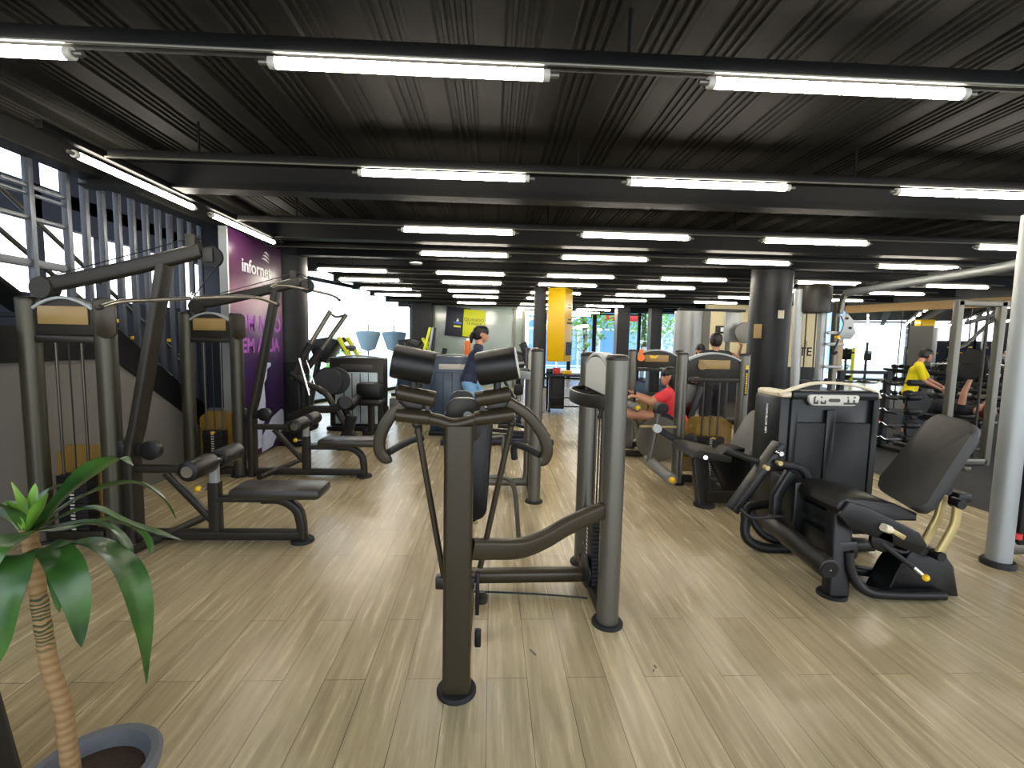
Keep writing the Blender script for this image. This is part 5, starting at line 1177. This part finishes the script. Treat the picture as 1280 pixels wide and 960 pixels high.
# man in black seen from behind
J, f_ = stand(3.42, 7.0, 1.76, 1.5, wl=(.2, -.2, 1.05), wr=(.2, .2, 1.05)); person('man in a black shirt standing with his back turned behind the open tower', (3.42, 7, 0), J, f_, top='blackcloth', legs='blackcloth', leg_to=1.9)
J, f_ = stand(5.0, 8.55, 1.76, 3.0, er=(.25, .3, 1.35), wr=(.3, .05, 1.55), el=(.2, -.25, 1.2), wl=(.42, -.1, 1.38)); person('person in a white shirt with raised forearms half hidden by the column', (5.0, 8.55, 0), J, f_, top='whitecloth', legs='blackcloth', leg_to=.9)
J, f_ = stand(3.82, 8.4, 1.58, -1.9); person('person in dark clothes whose face shows left of the man in black', (3.82, 8.4, 0), J, f_, top='blackcloth', legs='navycloth', leg_to=1.8, vox=.011)
# man in yellow bending over the bench
y = 8.75
J = dict(head=P(1158, 444, y), neck=P(1150, 453, y), chest=P(1145, 464, y), pelvis=P(1137, 490, y), sl=P(1151, 459, y+.18), sr=P(1149, 460, y-.18), el=P(1160, 474, y+.2), er=P(1156, 477, y-.22), wl=P(1176, 482, y+.15), wr=P(1175, 486, y-.15),
         hl=P(1137, 492, y+.09), hr=P(1136, 493, y-.09))
x = J['pelvis'].x
J.update(kl=V((x+.08, y+.12, .5)), kr=V((x+.0, y-.12, .5)), al=V((x+.1, y+.14, .09)), ar=V((x-.12, y-.14, .09)))
person('man in a bright yellow shirt and black shorts leaning forward near the mirror', (x, y, 0), J, (1, -.1, -.25), hair='hair', top='yellowshirt', legs='blackcloth', sleeve=.75, leg_to=.85)
# person lying on the bench with arms up
hd_ = P(1227, 514, 6.75); bx, by, bz = hd_.x, 6.75, .64
q = lambda a, b, c: (bx+a, by+b, bz+c)
J = dict(head=q(0, -.06, .03), neck=q(0, .1, 0), chest=q(0, .27, .01), pelvis=q(0, .62, 0), sl=q(.19, .14, .02), sr=q(-.19, .14, .02), el=q(.24, .07, .28), er=q(-.24, .07, .28), wl=q(.21, .02, .5), wr=q(-.21, .02, .5),
         hl=q(.09, .66, 0), hr=q(-.09, .66, 0), kl=q(.13, 1.08, -.03), kr=q(-.13, 1.08, -.03), al=(bx+.15, by+1.14, .09), ar=(bx-.15, by+1.14, .09), tl=(bx+.15, by+1.34, .06), tr=(bx-.15, by+1.34, .06))
person('person with auburn hair lying on the bench pressing a short bar with both arms up', (bx, by+.3, 0), J, (0, 0.05, 1), hair='hair_red', top='blackcloth', legs='navycloth', leg_to=1.8, sleeve=.25, hands={'l': ((0, -.1, 1), (0, 1, .2)), 'r': ((0, -.1, 1), (0, 1, .2))})
sb = thing('short_barbell', (bx, by+.03, bz+.575), 'short bar held up by the person lying on the bench', 'barbell')
MB().cyl((bx-.34, by+.035, bz+.575), (bx+.34, by+.035, bz+.575), .014).done('bar', 'chrome', sb)
for s in (-1, 1): MB().lathe([(.02, -.02), (.05, -.02), (.05, .02), (.02, .02)], (bx+s*.33, by+.035, bz+.575), (1, 0, 0), 24).done('weight_plate', 'plate', sb)

# ------------------------------------------------------------------ potted dracaena
PL = thing('potted_plant', (-1.13, 1.27, 0), 'tall green dracaena in a round grey pot in the left foreground', 'plant')
pc0 = V((-1.13, 1.27, 0))
MB().lathe([(.10, 0), (.115, .02), (.15, .27), (.165, .28), (.17, .305), (.16, .315), (.14, .312), (.132, .28), (.12, .262), (.001, .262)], pc0, n=40).done('pot', 'pot', PL)
so = MB().lathe([(.133, .255), (.13, .268), (.06, .276), (.001, .278)], pc0, n=32).done('soil', 'soil', PL)
st = catmull([(-1.155, 1.25, .26), P(84, 925, 1.25), P(79, 885, 1.25), P(63, 835, 1.25), P(55, 790, 1.25), P(47, 735, 1.25), P(40, 690, 1.25), P(36, 660, 1.25)], 6)
MB().sweep(st, circ(.0215, 14), (0, 1, 0), True, [1.0-.2*i/(len(st)-1)+.05*math.sin(i*2.1) for i in range(len(st))]).done('stem', 'trunk', PL)
def leaf(pts, w, m='leaf', roll=0., fold=.25):
    """a strap leaf along world points: curved blade with a folded mid rib and a little thickness"""
    pts = catmull(pts, 8); n = len(pts); mb = MB(); rows = []
    h = pts[-1]-pts[0]; h.z = 0
    if h.length < .03: h = V((.3, -1, 0))
    sd0 = h.normalized().cross(V((0, 0, 1)))
    for i, p in enumerate(pts):
        t = i/(n-1); d = (pts[min(i+1, n-1)]-pts[max(i-1, 0)]).normalized()
        sd = (sd0-d*sd0.dot(d)).normalized(); nn = sd.cross(d)
        a = roll*t; sd, nn = sd*math.cos(a)+nn*math.sin(a), nn*math.cos(a)-sd*math.sin(a)
        k = w*((.3+.7*math.sin(PI/2*min(1, t/.5))) if t < .5 else max(.02, math.cos((t-.5)/.5*PI/2)**.7))
        wv = .16*math.sin(t*11+w*90)
        rows.append([p+sd*(k*u)+nn*(abs(u)*k*fold+wv*k*u) for u in (-1, -.5, 0, .5, 1)])
    for sgn in (0, -.0016):
        vs = [[mb.bm.verts.new(q+V((0, 0, sgn))) for q in r] for r in rows]
        for i in range(n-1):
            for j in range(4): mb.bm.faces.new((vs[i][j], vs[i][j+1], vs[i+1][j+1], vs[i+1][j]))
    return mb.done('leaf', m, PL, smooth=60)
c0 = P(36, 672, 1.25)
cb, cm = P(40, 700, 1.25), P(38, 665, 1.25)
Ls = [
 ([c0, P(75, 625, 1.2), P(115, 588, 1.17), P(148, 573, 1.16), P(167, 582, 1.17)], .026, .5),
 ([c0, P(80, 634, 1.3), P(125, 612, 1.36), P(170, 604, 1.38), P(202, 622, 1.38), P(220, 648, 1.38)], .028, .5),
 ([cm, P(80, 645, 1.2), P(115, 636, 1.16), P(160, 655, 1.15), P(200, 668, 1.16), P(230, 676, 1.18)], .024, .6),
 ([cm, P(80, 662, 1.32), P(125, 650, 1.4), P(160, 656, 1.45), P(182, 672, 1.46), P(190, 692, 1.46)], .028, .6),
 ([cb, P(80, 684, 1.15), P(115, 680, 1.1), P(148, 700, 1.07), P(168, 735, 1.06), P(179, 790, 1.06), P(183, 855, 1.06)], .034, .35),
 ([cb, P(58, 684, 1.14), P(78, 702, 1.08), P(95, 745, 1.06), P(102, 808, 1.06)], .034, -.3),
 ([cm, P(95, 655, 1.25), P(135, 660, 1.22), P(158, 685, 1.21), P(165, 712, 1.21)], .026, .7),
 ([cb, P(24, 694, 1.12), P(10, 730, 1.07), P(2, 780, 1.05), P(-4, 830, 1.05)], .04, -.3),
 ([cm, P(15, 672, 1.12), P(-12, 690, 1.05), P(-35, 740, 1.03)], .034, .3),
 ([c0, P(12, 640, 1.2), P(-20, 630, 1.15), P(-60, 660, 1.1)], .03, .3),
 ([c0, P(20, 645, 1.35), P(-10, 635, 1.45), P(-40, 665, 1.5)], .028, .3),
 ([c0, P(44, 640, 1.3), P(60, 614, 1.34), P(82, 606, 1.37), P(108, 603, 1.4)], .022, .6),
 ([cb, P(14, 704, 1.2), P(2, 730, 1.2), P(-8, 780, 1.2)], .034, -.3),
 ([cb, P(58, 694, 1.34), P(70, 722, 1.42), P(74, 765, 1.44)], .026, .2),
]
for pts, w, rl in Ls: leaf(pts, w, roll=rl)
for pts in ([c0, P(30, 640, 1.25), P(14, 602, 1.25)], [c0, P(38, 636, 1.26), P(44, 604, 1.27)], [c0, P(44, 642, 1.22), P(60, 615, 1.2)], [c0, P(28, 650, 1.22), P(8, 625, 1.18)]):
    leaf(pts, .014, 'leafyoung')
G = thing('planter', (-1.7, 1.27, 0), 'edge of a tall dark grey planter at the lower left corner of the picture', 'planter')
MB().prism([(-1.9, 1.12, 0), (-1.44, 1.12, 0), (-1.44, 1.12, .02), (-1.56, 1.12, .8), (-1.9, 1.12, .8)], (0, .3, 0), bev=.02).done('planter_body', 'smoke', G)
MB().box((-1.75, 1.27, .81), (.4, .32, .03), bev=.01).done('planter_rim', 'smoke', G)
for (px, py, a, l) in ((666, 815, .5, .05), (819, 833, .2, .02), (817, 838, -.4, .015)):
    c = PZ(px, py, .002)
    MBx = MB().box(c, (.008, l, .002), Matrix.Rotation(a, 3, 'Z')); tag(MBx.done('floor_scuff', 'ink', origin=c), 'small dark scuff on the oak floor '+{666: 'beside the foremost machine foot', 819: 'right of the tower foot, larger of two', 817: 'right of the tower foot, smaller of two'}[px], 'scuff')

# ------------------------------------------------------------------ light and view
w = bpy.data.worlds.new('sky'); scene.world = w; w.use_nodes = True
N, L = w.node_tree.nodes, w.node_tree.links
bg = N['Background']
tc = N.new('ShaderNodeTexCoord'); sp = N.new('ShaderNodeSeparateXYZ'); L.new(tc.outputs['Generated'], sp.inputs[0])
cr = N.new('ShaderNodeValToRGB'); cr.color_ramp.elements[0].position = .0; cr.color_ramp.elements[0].color = (.95, .97, 1, 1); cr.color_ramp.elements[1].position = .6; cr.color_ramp.elements[1].color = (.62, .78, 1, 1)
L.new(sp.outputs['Z'], cr.inputs[0]); L.new(cr.outputs[0], bg.inputs['Color']); bg.inputs['Strength'].default_value = 3.0
scene.view_settings.view_transform = 'Standard'; scene.view_settings.look = 'None'; scene.view_settings.gamma = 1; scene.view_settings.use_curve_mapping = False
scene.view_settings.exposure = 0.42
scene.cycles.use_denoising = True
scene.cycles.max_bounces = 7; scene.cycles.diffuse_bounces = 4; scene.cycles.glossy_bounces = 4; scene.cycles.transparent_max_bounces = 8
scene.cycles.sample_clamp_indirect = 6
